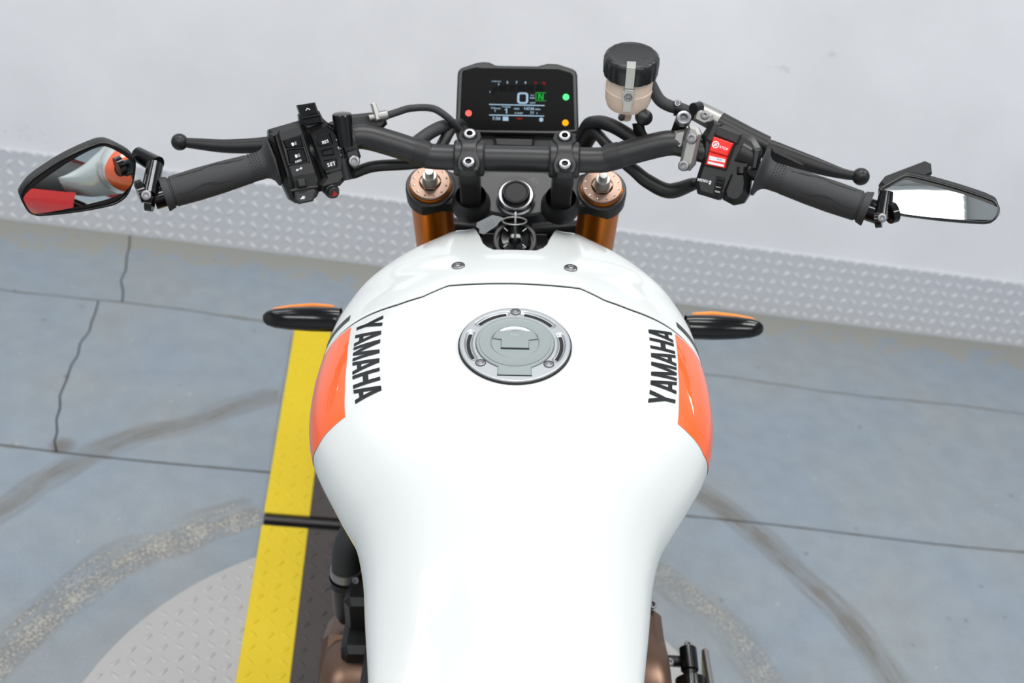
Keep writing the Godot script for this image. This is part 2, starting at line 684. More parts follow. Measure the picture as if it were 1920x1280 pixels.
	var wm := mat("wall_paint", Color(1, 1, 1), 0.62)
	wm.albedo_texture = ImageTexture.create_from_image(wimg)
	var room_xf := Transform3D(Basis(V(0, 1, 0), deg_to_rad(2.65)), V(0, 0, -2.773))
	mat("wall_plain", Color(0.88, 0.885, 0.89), 0.65)
	for q in [["wall_front", V(0, 1.6, -0.06), V(8.8, 3.4, 0.12), "smooth pale grey painted front wall"], ["wall_back", V(0, 1.6, 7.66), V(8.8, 3.4, 0.12), "pale back wall"], ["wall_left", V(-4.34, 1.6, 3.8), V(0.12, 3.4, 7.8), "pale left wall"], ["wall_right", V(4.34, 1.6, 3.8), V(0.12, 3.4, 7.8), "pale right wall"], ["ceiling", V(0, 3.28, 3.8), V(8.8, 0.12, 7.8), "white ceiling"]]:
		var b := MB.new()
		b.box(q[1], q[2])
		if q[0] == "wall_front":
			for k in b.v.size():
				b.uv[k] = Vector2(b.v[k].x / 4.0 + 0.5, 1.0 - b.v[k].y / 2.0)
		var o := put(b, q[0], "wall_paint" if q[0] == "wall_front" else "ceiling_white" if q[0] == "ceiling" else "wall_plain", self)
		o.transform = room_xf
		tag(o, q[3], "", "", "structure")
	# --- checker-plate kick board along the front wall
	var kick := MB.new()
	kick.box(V(0, 0.1025, 0.004), V(8.6, 0.205, 0.007), 0.001)
	var ko := put(kick, "baseboard_front", "plate_silver", self)
	ko.transform = room_xf
	tag(ko, "silver checker plate kick board along the front wall", "", "", "structure")
	var spots := []
	for i in range(-66, 67):
		for j in 7:
			var p := 0.0308
			spots.append([V(i * p, 0.015 + j * p, 0.0075), (i + j) % 2 == 0])
	treads(spots, Basis(V(1, 0, 0), V(0, 1, 0), V(0, 0, 1)), ko, "tread_silver")


func treads(spots: Array, lay: Basis, parent: Node3D, m: String) -> void:
	# raised lozenges of checker plate: too many to be single parts
	var b := MB.new()
	var rows := []
	for k in 4:
		var s := cos(k * PI / 6.0)
		var row := []
		for i in 10:
			var a := TAU * i / 10
			row.append(V(cos(a) * 0.0108 * s * (1.0 if k < 3 else 0.01), sin(a) * 0.0045 * (s if k < 3 else 0.01), 0.0021 * sin(k * PI / 6.0)))
		rows.append(row)
	b.grid(rows, true, V(0, 0, -0.01))
	var mm := MultiMesh.new()
	mm.transform_format = MultiMesh.TRANSFORM_3D
	mm.mesh = b.mesh()
	mm.instance_count = spots.size()
	for k in spots.size():
		var t := Basis(V(0, 0, 1), PI / 4 if spots[k][1] else -PI / 4)
		mm.set_instance_transform(k, Transform3D(lay * t, spots[k][0]))
	var o := MultiMeshInstance3D.new()
	o.name = "tread_pattern"
	o.multimesh = mm
	o.material_override = mats[m]
	o.set_meta("kind", "stuff")
	parent.add_child(o, true)


func lift() -> void:
	var flat := Basis(V(1, 0, 0), V(0, 0, -1), V(0, 1, 0))
	# turntable disc
	var d := MB.new()
	d.lathe(V(-0.134, 0, -1.143), V(0, 1, 0), [Vector2(0.587, 0.0005), Vector2(0.587, 0.0045), Vector2(0.5855, 0.006), Vector2(0, 0.006)], 96)
	var disc := put(d, "floor_disc", "disc_silver", self)
	tag(disc, "round silver checker plate disc set on the floor under the lift platform", "floor plate")
	var spots := []
	for i in range(-22, 23):
		for j in range(-22, 23):
			var p := V(i * 0.026, 0, j * 0.026).rotated(V(0, 1, 0), 0.25)
			if p.length() < 0.572:
				spots.append([V(-0.134 + p.x, 0.0058, -1.143 + p.z), (i + j) % 2 == 0])
	treads(spots, flat.rotated(V(0, 1, 0), 0.25), disc, "disc_silver")
	# platform
	var o := Node3D.new()
	o.name = "lift_platform"
	add_child(o)
	o.position = V(-0.4905, 0, -1.7293)
	o.rotation.y = deg_to_rad(4.14)
	tag(o, "long dark checker plate lift platform with yellow edge strips under the motorcycle", "platform")
	for z in [[-0.655, -0.002, "front"], [0.034, 3.0, "rear"]]:
		var zc: float = (z[0] + z[1]) * 0.5
		var zl: float = z[1] - z[0]
		var b := MB.new()
		b.box(V(0.33, 0.0093, zc), V(0.48, 0.0055, zl), 0.001)
		var deck := put(b, "deck_plate", "deck_dark", o)
		for s in [0.0, 0.57]:
			var e := MB.new()
			e.box(V(s + 0.045, 0.0093, zc), V(0.0895, 0.0055, zl), 0.001)
			var strip := put(e, "edge_strip", "deck_yellow", o, "yellow painted edge strip")
			var sp := []
			for i in 3:
				for j in int(zl / 0.0295) + 1:
					var q := V(s + 0.016 + i * 0.0293, 0.0118, z[0] + 0.012 + j * 0.0293)
					if q.z < z[1] - 0.012 and q.z < 1.4:
						sp.append([q, (i + j) % 2 == 0])
			treads(sp, flat, strip, "deck_yellow")
		var sd := []
		for i in 16:
			for j in int(minf(zl, 2.0) / 0.0295) + 1:
				var q := V(0.105 + i * 0.0293, 0.0118, z[0] + 0.012 + j * 0.0293)
				if q.z < z[1] - 0.012:
					sd.append([q, (i + j) % 2 == 0])
		treads(sd, flat, deck, "deck_dark")
	var u := MB.new()
	u.box(V(0.33, 0.0033, 1.17), V(0.655, 0.0064, 3.64))
	put(u, "under_frame", "gap_black", o)
	var hb := MB.new()
	hb.sweep([V(0.002, 0.0095, 0.016), V(0.658, 0.0095, 0.016)], 0.007, 12)
	put(hb, "hinge_bar", "steel_dark", o)


func lathe_part(o: Vector3, ax: Vector3, prof: Array, called: String, m: String, parent: Node3D, sides := 32, label := "") -> MeshInstance3D:
	var b := MB.new()
	b.lathe(o, ax, prof, sides)
	return put(b, called, m, parent, label)


func tube(path: Array, rad, called: String, m: String, parent: Node3D, sides := 14, label := "", flat := 1.0, upv := Vector3.ZERO) -> MeshInstance3D:
	var b := MB.new()
	b.sweep(path, rad, sides, true, flat, upv)
	return put(b, called, m, parent, label)


# ---------------------------------------------------------------- tank surface
const TZ := [-1.24, -1.22, -1.20, -1.17, -1.14, -1.10, -1.05, -1.00, -0.95, -0.90, -0.86, -0.82, -0.79, -0.76, -0.72, -0.66, -0.56]
const TW := [0.080, 0.098, 0.116, 0.142, 0.163, 0.182, 0.1945, 0.1985, 0.2005, 0.197, 0.186, 0.162, 0.1415, 0.1315, 0.1255, 0.1165, 0.104]
const TYW := [0.962, 0.962, 0.960, 0.958, 0.956, 0.953, 0.950, 0.947, 0.944, 0.938, 0.930, 0.916, 0.902, 0.888, 0.872, 0.852, 0.83]
const TYT := [0.998, 1.006, 1.012, 1.019, 1.024, 1.0285, 1.0305, 1.0285, 1.0222, 1.0152, 1.0075, 0.995, 0.982, 0.966, 0.9395, 0.893, 0.825]
const TN := [2.2, 2.2, 2.2, 2.25, 2.3, 2.35, 2.4, 2.4, 2.4, 2.35, 2.3, 2.2, 2.15, 2.1, 2.1, 2.1, 2.1]
const SU := [0.0, 0.185, 0.21, 0.27, 0.37, 0.5, 0.58, 0.7, 0.88, 1.0, 1.2, 1.5]
const SZ := [-1.050, -1.0475, -1.0425, -1.0305, -1.0225, -1.0175, -1.0135, -1.006, -0.996, -0.985, -0.965, -0.94]


func her(xs: Array, ys: Array, x: float) -> float:
	var m := xs.size()
	var i := 0
	while i < m - 2 and x > xs[i + 1]:
		i += 1
	var h: float = xs[i + 1] - xs[i]
	var t: float = (x - xs[i]) / h
	var s0: float = (ys[i + 1] - ys[i]) / h if i == 0 else (ys[i + 1] - ys[i - 1]) / (xs[i + 1] - xs[i - 1])
	var s1: float = (ys[i + 1] - ys[i]) / h if i == m - 2 else (ys[i + 2] - ys[i]) / (xs[i + 2] - xs[i])
	return (2 * t * t * t - 3 * t * t + 1) * ys[i] + (t * t * t - 2 * t * t + t) * h * s0 + (3 * t * t - 2 * t * t * t) * ys[i + 1] + (t * t * t - t * t) * h * s1


func lin(xs: Array, ys: Array, x: float) -> float:
	for i in xs.size() - 1:
		if x <= xs[i + 1]:
			return lerpf(ys[i], ys[i + 1], clampf((x - xs[i]) / (xs[i + 1] - xs[i]), 0, 1))
	return ys[-1]


func S(z: float, u: float) -> Vector3:
	var w := her(TZ, TW, z)
	var yw := her(TZ, TYW, z)
	var yt := her(TZ, TYT, z)
	var e := 2.0 / her(TZ, TN, z)
	var a := absf(u)
	var x := 0.0
	var y := 0.0
	if a <= 1.0:
		x = w * pow(maxf(sin(a * PI / 2), 0.0), e)
		y = yw + (yt - yw) * pow(maxf(cos(a * PI / 2), 0.0), e)
		y += 0.0045 * smoothstep(0.054, 0.074, x) * smoothstep(-1.082, -1.112, z) * (1.0 - smoothstep(0.45, 0.95, a))
	else:
		var l := (a - 1.0) * 2.0
		x = w * (1.0 - 0.10 * l - 0.30 * l * l)
		y = yw - 0.09 * l
	return V(signf(u) * x, y, z)


func SN(z: float, u: float) -> Vector3:
	var d := 0.002
	var f := (S(z + d, u) - S(z - d, u)).cross(S(z, u + d * 3) - S(z, u - d * 3)).normalized()
	return f if f.dot(S(z, u) - V(0, 0.86, z)) > 0 else -f


func SO(z: float, u: float, o: float) -> Vector3:
	return S(z, u) + SN(z, u) * o


func cover_front(u: float) -> float:
	# where the front cover ends: the notch for the ignition lock in the middle, the horns beside it
	var z := -1.131
	while z > -1.238:
		var cut := lin([-1.238, -1.19, -1.151, -1.139, -1.131], [0.050, 0.0425, 0.036, 0.031, 0.024], z)
		if absf(S(z, u).x) < cut:
			return z
		z -= 0.001
	return -1.238


func patch(us: Array, zf: Callable, rows: int, off: float) -> MB:
	# patch of the tank surface: for each u the z range zf(u) -> [z0, z1]
	var out := []
	for r in rows + 1:
		var row := []
		for u in us:
			var q: Array = zf.call(u)
			row.append(SO(lerpf(q[0], q[1], float(r) / rows), u, off))
		out.append(row)
	var b := MB.new()
	b.grid(out, false, V(0, 0.86, -0.9))
	return b


func letter_polys(ch: String) -> Array:
	match ch:
		"Y": return [[0, 1, 0.32, 1, 0.64, 0.42, 0.36, 0.40], [0.68, 1, 1, 1, 0.64, 0.40, 0.36, 0.42], [0.36, 0.47, 0.64, 0.47, 0.64, 0, 0.36, 0]]
		"A": return [[0, 0, 0.27, 0, 0.60, 1, 0.33, 1], [0.73, 0, 1, 0, 0.67, 1, 0.40, 1], [0.2, 0.19, 0.8, 0.19, 0.74, 0.36, 0.26, 0.36]]
		"M": return [[0, 0, 0.21, 0, 0.21, 1, 0, 1], [0.79, 0, 1, 0, 1, 1, 0.79, 1], [0.0, 1, 0.27, 1, 0.60, 0, 0.40, 0], [1, 1, 0.73, 1, 0.40, 0, 0.60, 0]]
	return [[0, 0, 0.28, 0, 0.28, 1, 0, 1], [0.72, 0, 1, 0, 1, 1, 0.72, 1], [0.2, 0.40, 0.8, 0.40, 0.8, 0.60, 0.2, 0.60]]


func tank() -> void:
	var t := part("fuel_tank", bike, "glossy white fuel tank with orange side panels and black lettering")
	var us := []
	for k in 181:
		us.append(-1.5 + 3.0 * k / 180.0)
	# body behind the seam, its front edge turned down into the gap
	var rows := []
	for q in [[0.0, -0.0026], [0.0, -0.0009], [0.0004, -0.0003], [0.0012, 0.0]]:
		var row := []
		for u in us:
			row.append(SO(lin(SU, SZ, absf(u)) + 0.0021 + q[0], u, q[1]))
		rows.append(row)
	for r in range(1, 76):
		var row := []
		for u in us:
			row.append(S(lerpf(lin(SU, SZ, absf(u)) + 0.0036, -0.56, r / 75.0), u))
		rows.append(row)
	var tail := []
	for u in us:
		tail.append(S(-0.56, u) * V(0.8, 1, 1) - V(0, 0.05, -0.004))
	rows.append(tail)
	var b := MB.new()
	b.grid(rows, false, V(0, 0.86, -0.9))
	put(b, "tank_shell", "white_paint", t)
	# front cover with the notch for the lock
	var uc := []
	for k in 281:
		var s := -1.0 + 2.0 * k / 280.0
		uc.append(signf(s) * (0.55 * absf(s) + 0.95 * pow(absf(s), 2.4)))
	var fr := []
	for u in uc:
		fr.append(cover_front(u))
	rows = []
	for q in [[-0.0006, -0.020], [-0.0006, -0.0022], [0.0003, -0.0006], [0.0018, 0.0]]:
		var row := []
		for k in uc.size():
			row.append(SO(fr[k] + q[0], uc[k], q[1]))
		rows.append(row)
	for r in range(1, 30):
		var row := []
		for k in uc.size():
			row.append(S(lerpf(fr[k] + 0.0018, lin(SU, SZ, absf(uc[k])) - 0.0036, r / 29.0), uc[k]))
		rows.append(row)
	for q in [[-0.0004, -0.0003], [0.0, -0.0009], [0.0, -0.0026]]:
		var row := []
		for u in uc:
			row.append(SO(lin(SU, SZ, absf(u)) - 0.0021 + q[0], u, q[1]))
		rows.append(row)
	b = MB.new()
	b.grid(rows, false, V(0, 0.86, -0.95))
	put(b, "front_cover", "white_paint", t, "white cover in front of the seam, notched round the ignition lock")
	put(patch(us, func(u): return [lin(SU, SZ, absf(u)) - 0.012, lin(SU, SZ, absf(u)) + 0.012], 4, -0.0016), "seam_seal", "gap_black", t)
	b = MB.new()
	b.box(V(0, 0.825, -0.93), V(0.16, 0.05, 0.42), 0.02)
	put(b, "underside", "gap_black", t)
	# decals
	for s in [-1.0, 1.0]:
		var uo := []
		for k in 41:
			uo.append(k / 40.0)
		var op := []
		for r in 31:
			var row := []
			for k in 41:
				var f: float = k / 40.0
				# inner edge follows the lettering, outer side wraps round the flank
				var zi := lerpf(-1.0075, -0.8765, r / 30.0)
				var ui := lin([-1.0075, -0.945, -0.907, -0.8765], [0.600, 0.570, 0.568, 0.578], zi)
				var u := lerpf(ui, 1.36, f)
				var z0 := lin(SU, SZ, u) + 0.0062
				var z1 := lin([0.55, 0.67, 0.83, 1.0, 1.36], [-0.8768, -0.871, -0.8655, -0.868, -0.885], u)
				row.append(SO(lerpf(z0, z1, r / 30.0), s * u, 0.0005))
			op.append(row)
		b = MB.new()
		b.grid(op, false, V(0, 0.86, -0.9))
		put(b, "orange_panel", "orange_paint", t, "orange panel on the tank flank")
		var su := []
		for k in 31:
			su.append(s * lerpf(0.632, 1.25, k / 30.0))
		put(patch(su, func(u): return [lin(SU, SZ, absf(u)) - 0.0215, lin(SU, SZ, absf(u)) - 0.012], 2, 0.0005), "stripe", "black_decal", t, "dark grey stripe on the cover")
		var q := [-1.007, 0.4225, -0.889, 0.392, -1.007, 0.56, -0.886, 0.515] if s < 0 else [-0.888, 0.42, -1.0, 0.44, -0.892, 0.5475, -1.005, 0.575]
		var at := 0.0
		var widths := {"Y": 1.0, "A": 1.0, "M": 1.16, "H": 0.98}
		var total := 0.0
		for ch in "YAMAHA":
			total += widths[ch] + 0.08
		for ch in "YAMAHA":
			var lb := MB.new()
			for p in letter_polys(ch):
				var g := []
				for i in 9:
					var row := []
					for j in 9:
						var fi := i / 8.0
						var fj := j / 8.0
						var pa := Vector2(p[0], p[1]).lerp(Vector2(p[2], p[3]), fi)
						var pb := Vector2(p[6], p[7]).lerp(Vector2(p[4], p[5]), fi)
						var c := pa.lerp(pb, fj)
						var f: float = (at + c.x * widths[ch]) / (total - 0.08)
						var z := lerpf(lerpf(q[4], q[6], f), lerpf(q[0], q[2], f), c.y)
						var u := lerpf(lerpf(q[5], q[7], f), lerpf(q[1], q[3], f), c.y)
						row.append(SO(z, s * u, 0.0005))
					g.append(row)
				lb.grid(g, false, V(0, 0.86, -0.9))
			put(lb, "letter", "black_decal", t, "black letter " + ch)
			at += widths[ch] + 0.08
	for s in [-1.0, 1.0]:
		var sp := S(-1.088, s * 0.17)
		var sn := SN(-1.088, s * 0.17)
		hexbolt(sp, sn, 0.0072, 0.0022, "cover_screw", t, "silver", "silver button screw in the cover")
	fuel_cap()


func fuel_cap() -> void:
	var t := part("fuel_cap", bike, "round brushed silver fuel filler cap with a key flap")
	var o := S(-0.9465, 0.0) + V(0.002, 0.0003, 0)
	var nz := SN(-0.9465, 0.0)
	var fx := mmframe(o, V(1, 0, 0), nz)
	lathe_part(o, nz, [Vector2(0.0553, -0.006), Vector2(0.0553, 0.0006), Vector2(0.0546, 0.0010), Vector2(0.050, 0.0008)], "gasket", "gap_black", t, 64)
	# outer ring with four curved slots
	var slots := [[102.0, 142.0], [38.0, 79.0], [163.0, 209.0], [-29.0, 15.0]]
	var dip := func(r: float, a: float) -> float:
		for s in slots:
			var m: float = (s[0] + s[1]) * 0.5
			var hw: float = (s[1] - s[0]) * 0.5
			var da := absf(wrapf(a - m, -180.0, 180.0))
			var along := maxf(da - hw, 0.0) * deg_to_rad(1.0) * 45.5
			var d := Vector2(along, r - 45.3).length()
			if d < 4.2:
				return -2.0 * smoothstep(4.2, 2.5, d)
		return 0.0
	var rows := []
	for q in [[54.0, 0.6], [54.0, 2.3], [53.2, 2.9]]:
		var row := []
		for k in 240:
			var a := TAU * k / 240
			row.append(V(cos(a) * q[0], sin(a) * q[0], q[1]))
		rows.append(row)
	for i in 27:
		var r := lerpf(52.6, 38.6, i / 26.0)
		var row := []
		for k in 240:
			var a := TAU * k / 240
			row.append(V(cos(a) * r, sin(a) * r, 2.9 + dip.call(r, 360.0 * k / 240)))
		rows.append(row)
	var b := MB.new()
	b.xf = fx
	b.grid(rows, true, V(0, 0, -60))
	put(b, "outer_ring", "cap_silver", t, "bright outer ring with four slots")
	for s in slots:
		b = MB.new()
		b.xf = fx
		var sr := []
		for i in 2:
			var row := []
			for k in 13:
				var a := deg_to_rad(lerpf(s[0], s[1], k / 12.0))
				row.append(V(cos(a), sin(a), 0) * (43.6 if i == 0 else 47.2) + V(0, 0, 1.2))
			sr.append(row)
		b.grid(sr, false, V(0, 0, -50))
		put(b, "slot", "gap_black", t, "dark curved slot")
	# lid with a tail towards the rider
	var lid := arcs(38.2, -65, 245, 56)
	lid.append_array([Vector2(-16.0, -46.0), Vector2(16.0, -46.0)])
	b = MB.new()
	b.xf = fx
	b.prism(lid, 0.4, 4.3, 0.7)
	var lo := put(b, "lid", "cap_grey", t, "matt grey lid")
	b = MB.new()
	b.xf = fx
	b.prism(v2([-16.4, -46.8, 16.4, -46.8, 16.4, -44, -16.4, -44]), 2.0, 3.2)
	put(b, "lid_shadow_gap", "gap_black", lo)
	b = MB.new()
	b.xf = fx
	b.lathe(V(0, 0, 4.36), V(0, 0, 1), [Vector2(34.9, 0), Vector2(34.7, 0.5), Vector2(33.6, 0.55), Vector2(33.0, 0.25), Vector2(24.2, 0.25), Vector2(23.6, 0.8), Vector2(23.0, 0.8), Vector2(22.6, 0.1), Vector2(0, 0.1)], 64)
	put(b, "lid_rings", "cap_grey", lo)
	var flap := arcs(22.0, 115, 180, 8, Vector2(0, 3.5))
	flap = v2([-22, 4, -20, 10, -17.5, 15, 17.5, 15, 20, 10, 22, 4, 13.5, 2.4, 13.5, -9.5, -13.5, -9.5, -13.5, 2.4])
	b = MB.new()
	b.xf = fx
	b.prism(flap, 4.2, 6.0, 0.5)
	put(b, "key_flap", "cap_grey", lo, "flap over the key slot")
	b = MB.new()
	b.xf = fx
	b.prism(v2([-13.8, -11.0, 13.8, -11.0, 13.8, -9.3, -13.8, -9.3]), 4.0, 4.75)
	put(b, "flap_gap", "gap_black", lo)
	b = MB.new()
	b.xf = fx
	b.grid([arc3(21.6, 42, 138, 16, 5.5, Vector2(0, 0.5)), arc3(20.2, 42, 138, 16, 4.9, Vector2(0, 0.5)), arc3(18.2, 42, 138, 16, 4.65, Vector2(0, 0.5)), arc3(16.0, 48, 132, 16, 4.9, Vector2(0, 0.5))], false, V(0, 0, -50))
	put(b, "finger_hollow", "cap_silver", lo)
	words("PULL", fx * Transform3D(Basis(), V(0, 9.2, 6.02)), 2.2, "cap_silver", lo, "marking", 1.3)
	for p in [Vector2(0, 47), Vector2(-32.5, -29.5), Vector2(32.5, -29.5)]:
		b = MB.new()
		b.xf = fx
		b.lathe(V(p.x, p.y, 2.7), V(0, 0, 1), [Vector2(5.2, 0), Vector2(5.2, 0.35), Vector2(4.3, 0.3), Vector2(4.1, -0.5)], 24)
		put(b, "screw_seat", "gap_black", t)
		hexbolt(fx * V(p.x, p.y, 2.6), nz, 0.0039, 0.0012, "screw", t)


func arc3(r: float, a0: float, a1: float, steps: int, z: float, c: Vector2) -> Array:
	var q := []
	for p in arcs(r, a0, a1, steps, c):
		q.append(V(p.x, p.y, z))
	return q


# ---------------------------------------------------------------- front end
const AX := Vector3(0, 0.866, 0.5)
const EX := Vector3(0, 0.5, -0.866)
const P0 := Vector3(0, 1.014, -1.2985)
const BAR := Vector3(0, 1.0886, -1.2288)
const G0 := Vector3(-0.382, 1.077, -1.1441)
const G1 := Vector3(-0.178, 1.1125, -1.228)


func front_end() -> void:
	# upper triple clamp
	var tf := Transform3D(Basis(V(0.001, 0, 0), EX * 0.001, AX * 0.001), P0)
	var c := part("top_clamp", bike, "satin black upper triple clamp")
	var b := MB.new()
	b.xf = tf
	var ol := []
	for p in arcs(31, 60, 255, 14, Vector2(-105, 4)):
		ol.append(p)
	ol.append_array(v2([-90, -19, -62, -20, -47, -24, -34, -31, -16, -35, 16, -35, 34, -31, 47, -24, 62, -20, 90, -19]))
	for p in arcs(31, -75, 120, 14, Vector2(105, 4)):
		ol.append(p)
	ol.append_array(v2([70, 24, 30, 30, -30, 30, -70, 24]))
	b.prism(ol, -24, -2, 2.5)
	put(b, "clamp_plate", "satin_black", c)
	for s in [-1.0, 1.0]:
		b = MB.new()
		b.xf = tf
		b.lathe(V(s * 105, 4, -2), V(0, 0, 1), [Vector2(30.5, -1), Vector2(30.5, 2.0), Vector2(29, 3.2), Vector2(26.6, 3.2), Vector2(26.6, 0)], 40)
		put(b, "fork_boss", "satin_black", c)
	# stem nut: silver collar, black round cap
	b = MB.new()
	b.xf = tf
	b.lathe(V(0, -13, -2), V(0, 0, 1), [Vector2(24, 0), Vector2(24, 3), Vector2(22, 4.5), Vector2(22, 11), Vector2(20.5, 12.5), Vector2(17.5, 12.5), Vector2(17.5, 6)], 40)
	put(b, "stem_nut", "silver", c, "silver collar of the steering stem")
	b = MB.new()
	b.xf = tf
	b.lathe(V(0, -13, 4), V(0, 0, 1), [Vector2(17.4, 0), Vector2(17.4, 11), Vector2(16, 12.5), Vector2(14, 12.6), Vector2(13, 11.6), Vector2(0, 11.6)], 36)
	put(b, "stem_cap", "stem_black", c, "round black cap on the steering stem")
	# maker's emblem: ring with a three-armed tuning fork
	b = MB.new()
	b.xf = tf
	b.lathe(V(21, 13.5, -2), V(0, 0, 1), [Vector2(6, 0), Vector2(6, 0.25), Vector2(5.1, 0.25), Vector2(5.1, 0)], 28)
	for k in 3:
		var a := PI / 2 + TAU * k / 3
		var d := Vector2(cos(a), sin(a))
		var pr := Vector2(-d.y, d.x)
		var e := Vector2(21, 13.5)
		b.prism([e + d * 5.2 + pr * 0.5, e + pr * 0.5, e - pr * 0.5, e + d * 5.2 - pr * 0.5], -2, -1.75)
		b.prism([e + d * 4.6 + pr * 1.7, e + d * 1.6 + pr * 1.4, e + d * 1.6 + pr * 0.9, e + d * 4.6 + pr * 1.2], -2, -1.75)
		b.prism([e + d * 4.6 - pr * 1.7, e + d * 1.6 - pr * 1.4, e + d * 1.6 - pr * 0.9, e + d * 4.6 - pr * 1.2], -2, -1.75)
	put(b, "emblem", "print_grey", c, "small round grey emblem with three tuning forks")
	# fork legs
	for s in [-1.0, 1.0]:
		var f := part("fork_leg", bike, "gold anodised fork leg with a bronze cap")
		var o := tf * V(s * 105, 4, 0)
		lathe_part(o, AX, [Vector2(0.0262, -0.30), Vector2(0.0262, 0.003), Vector2(0.0255, 0.004), Vector2(0.020, 0.004)], "outer_tube", "gold", f, 40, "gold outer tube")
		lathe_part(o, AX, [Vector2(0.0285, -0.56), Vector2(0.0285, -0.30), Vector2(0.026, -0.29)], "middle_tube", "gold", f, 32)
		lathe_part(o, AX, [Vector2(0.0215, -0.86), Vector2(0.0215, -0.55)], "stanchion", "silver", f, 28)
		var cp := MB.new()
		cp.lathe(o, AX, [Vector2(0.0252, 0.003), Vector2(0.0252, 0.0072), Vector2(0.0240, 0.0085), Vector2(0.0135, 0.0085)], 48)
		var hx := []
		for k in 6:
			hx.append(Vector2(cos(TAU * k / 6), sin(TAU * k / 6)) * 13.5)
		cp.xf = Transform3D(tf.basis, o)
		cp.prism(hx, 6, 10.5, 0.6)
		put(cp, "fork_cap", "bronze", f, "bronze fork cap with a ring of small pin holes")
		for k in 12:
			var a := TAU * (k + 0.5) / 12
			var q := o + (V(1, 0, 0) * cos(a) + EX * sin(a)) * 0.0205 + AX * 0.0085
			lathe_part(q, AX, [Vector2(0.0013, 0), Vector2(0.0012, 0.0005), Vector2(0, 0.0007)], "pin", "chrome", f, 10)
		lathe_part(o, AX, [Vector2(0.0095, 0.009), Vector2(0.0095, 0.016), Vector2(0.0088, 0.017), Vector2(0.0088, 0.021), Vector2(0.0082, 0.022), Vector2(0.0055, 0.022), Vector2(0.0055, 0.030), Vector2(0.0048, 0.031), Vector2(0, 0.031)], "adjuster", "zinc", f, 24, "bright metal damping adjuster")
	# handlebar clamps on risers
	for s in [-1.0, 1.0]:
		var h := part("handlebar_clamp", bike, "satin black handlebar riser and clamp")
		var foot := BAR + V(s * 0.054, 0, 0) - AX * 0.0985
		lathe_part(foot, AX, [Vector2(0.0235, -0.004), Vector2(0.0235, 0.006), Vector2(0.0195, 0.013), Vector2(0.0185, 0.018), Vector2(0.0185, 0.02)], "riser_collar", "satin_black", h, 32)
		var rx := Transform3D(Basis(EX * 0.001, AX * 0.001, V(0.001, 0, 0)), BAR + V(s * 0.054, 0, 0))
		b = MB.new()
		b.xf = rx
		b.prism(v2([-13, -86, 13, -86, 14, -46, 18, -30, 22, -20, 23, -1.2, -23, -1.2, -22, -20, -18, -30, -14, -46]), -12, 12, 2.0)
		put(b, "riser", "satin_black", h)
		b = MB.new()
		b.xf = rx
		b.lathe(V(0, -1, 0), V(0, 0, 1), [Vector2(14, -17.5), Vector2(18.5, -17.5), Vector2(20.5, -15.5), Vector2(20.5, 15.5), Vector2(18.5, 17.5), Vector2(14, 17.5)], 36)
		put(b, "clamp_collar", "satin_black", h)
		b = MB.new()
		b.xf = rx
		var loops := []
		var mids := []
		for q in [[-27.0, 3, 12.5, 8], [-26.0, 2, 15.0, 11.5], [-19, 1.5, 16.0, 13.2], [-13, 2, 17.8, 12.2], [-8, 8, 20.8, 9.6], [0, 10, 22.6, 8.6], [8, 8, 20.8, 9.6], [13, 2, 17.8, 12.2], [19, 1.5, 16.0, 13.2], [26.0, 2, 15.0, 11.5], [27.0, 3, 12.5, 8]]:
			var hw: float = q[3]
			loops.append([V(q[0], q[1], -hw), V(q[0], q[2] - 2, -hw), V(q[0], q[2] - 0.6, -hw + 0.6), V(q[0], q[2], -hw + 2), V(q[0], q[2], hw - 2), V(q[0], q[2] - 0.6, hw - 0.6), V(q[0], q[2] - 2, hw), V(q[0], q[1], hw)])
			mids.append(V(q[0], (q[1] + q[2]) * 0.5, 0))
		b.grid(loops, true, mids)
		b.face(loops[0], V(0, 10, 0))
		b.face(loops[-1], V(0, 10, 0))
		put(b, "clamp_cap", "satin_black", h)
		for e in [-1.0, 1.0]:
			var bo: Vector3 = BAR + V(s * 0.054, 0, 0) + EX * (0.0192 * e) + AX * 0.0155
			lathe_part(bo, AX, [Vector2(0.0092, -0.001), Vector2(0.0092, 0.0018), Vector2(0.0080, 0.0022), Vector2(0.0074, 0.001)], "bolt_seat", "gap_black", h, 24)
			hexbolt(bo, AX, 0.0074, 0.0050, "clamp_bolt", h, "silver", "silver socket head bolt")
	# handlebar
	var half := [V(0, 0, 0), V(0.09, 0, 0), V(0.108, 0.0045, 0.0005), V(0.146, 0.0165, 0.0), V(0.172, 0.0232, 0.0005), V(0.190, 0.0225, 0.0058)]
	var pts := []
	for k in range(half.size() - 1, -1, -1):
		pts.append(BAR + half[k] * V(-1, 1, 1))
	for k in range(1, half.size()):
		pts.append(BAR + half[k])
	pts.push_front(G0)
	pts.append(G0 * V(-1, 1, 1))
	pts.insert(1, G0.lerp(G1, 0.72))
	pts.insert(pts.size() - 1, (G0.lerp(G1, 0.72)) * V(-1, 1, 1))
	var path := curve(pts, 8)
	var rad := []
	for p in path:
		rad.append(lerpf(0.0145, 0.0113, smoothstep(0.165, 0.225, absf(p.x))))
	tube(path, rad, "handlebar", "satin_black", bike, 28, "matt black tapered handlebar")
	dash()
	# ignition lock behind the clamp
	var lk := part("ignition_lock", bike, "dark round ignition lock in the tank notch")
	var lo := tf * V(0, -62, -12)
	lathe_part(lo, AX, [Vector2(0.027, -0.05), Vector2(0.027, -0.004), Vector2(0.0255, -0.002), Vector2(0.0225, -0.002), Vector2(0.0225, -0.006), Vector2(0.018, -0.006)], "lock_collar", "lever_black", lk, 44)
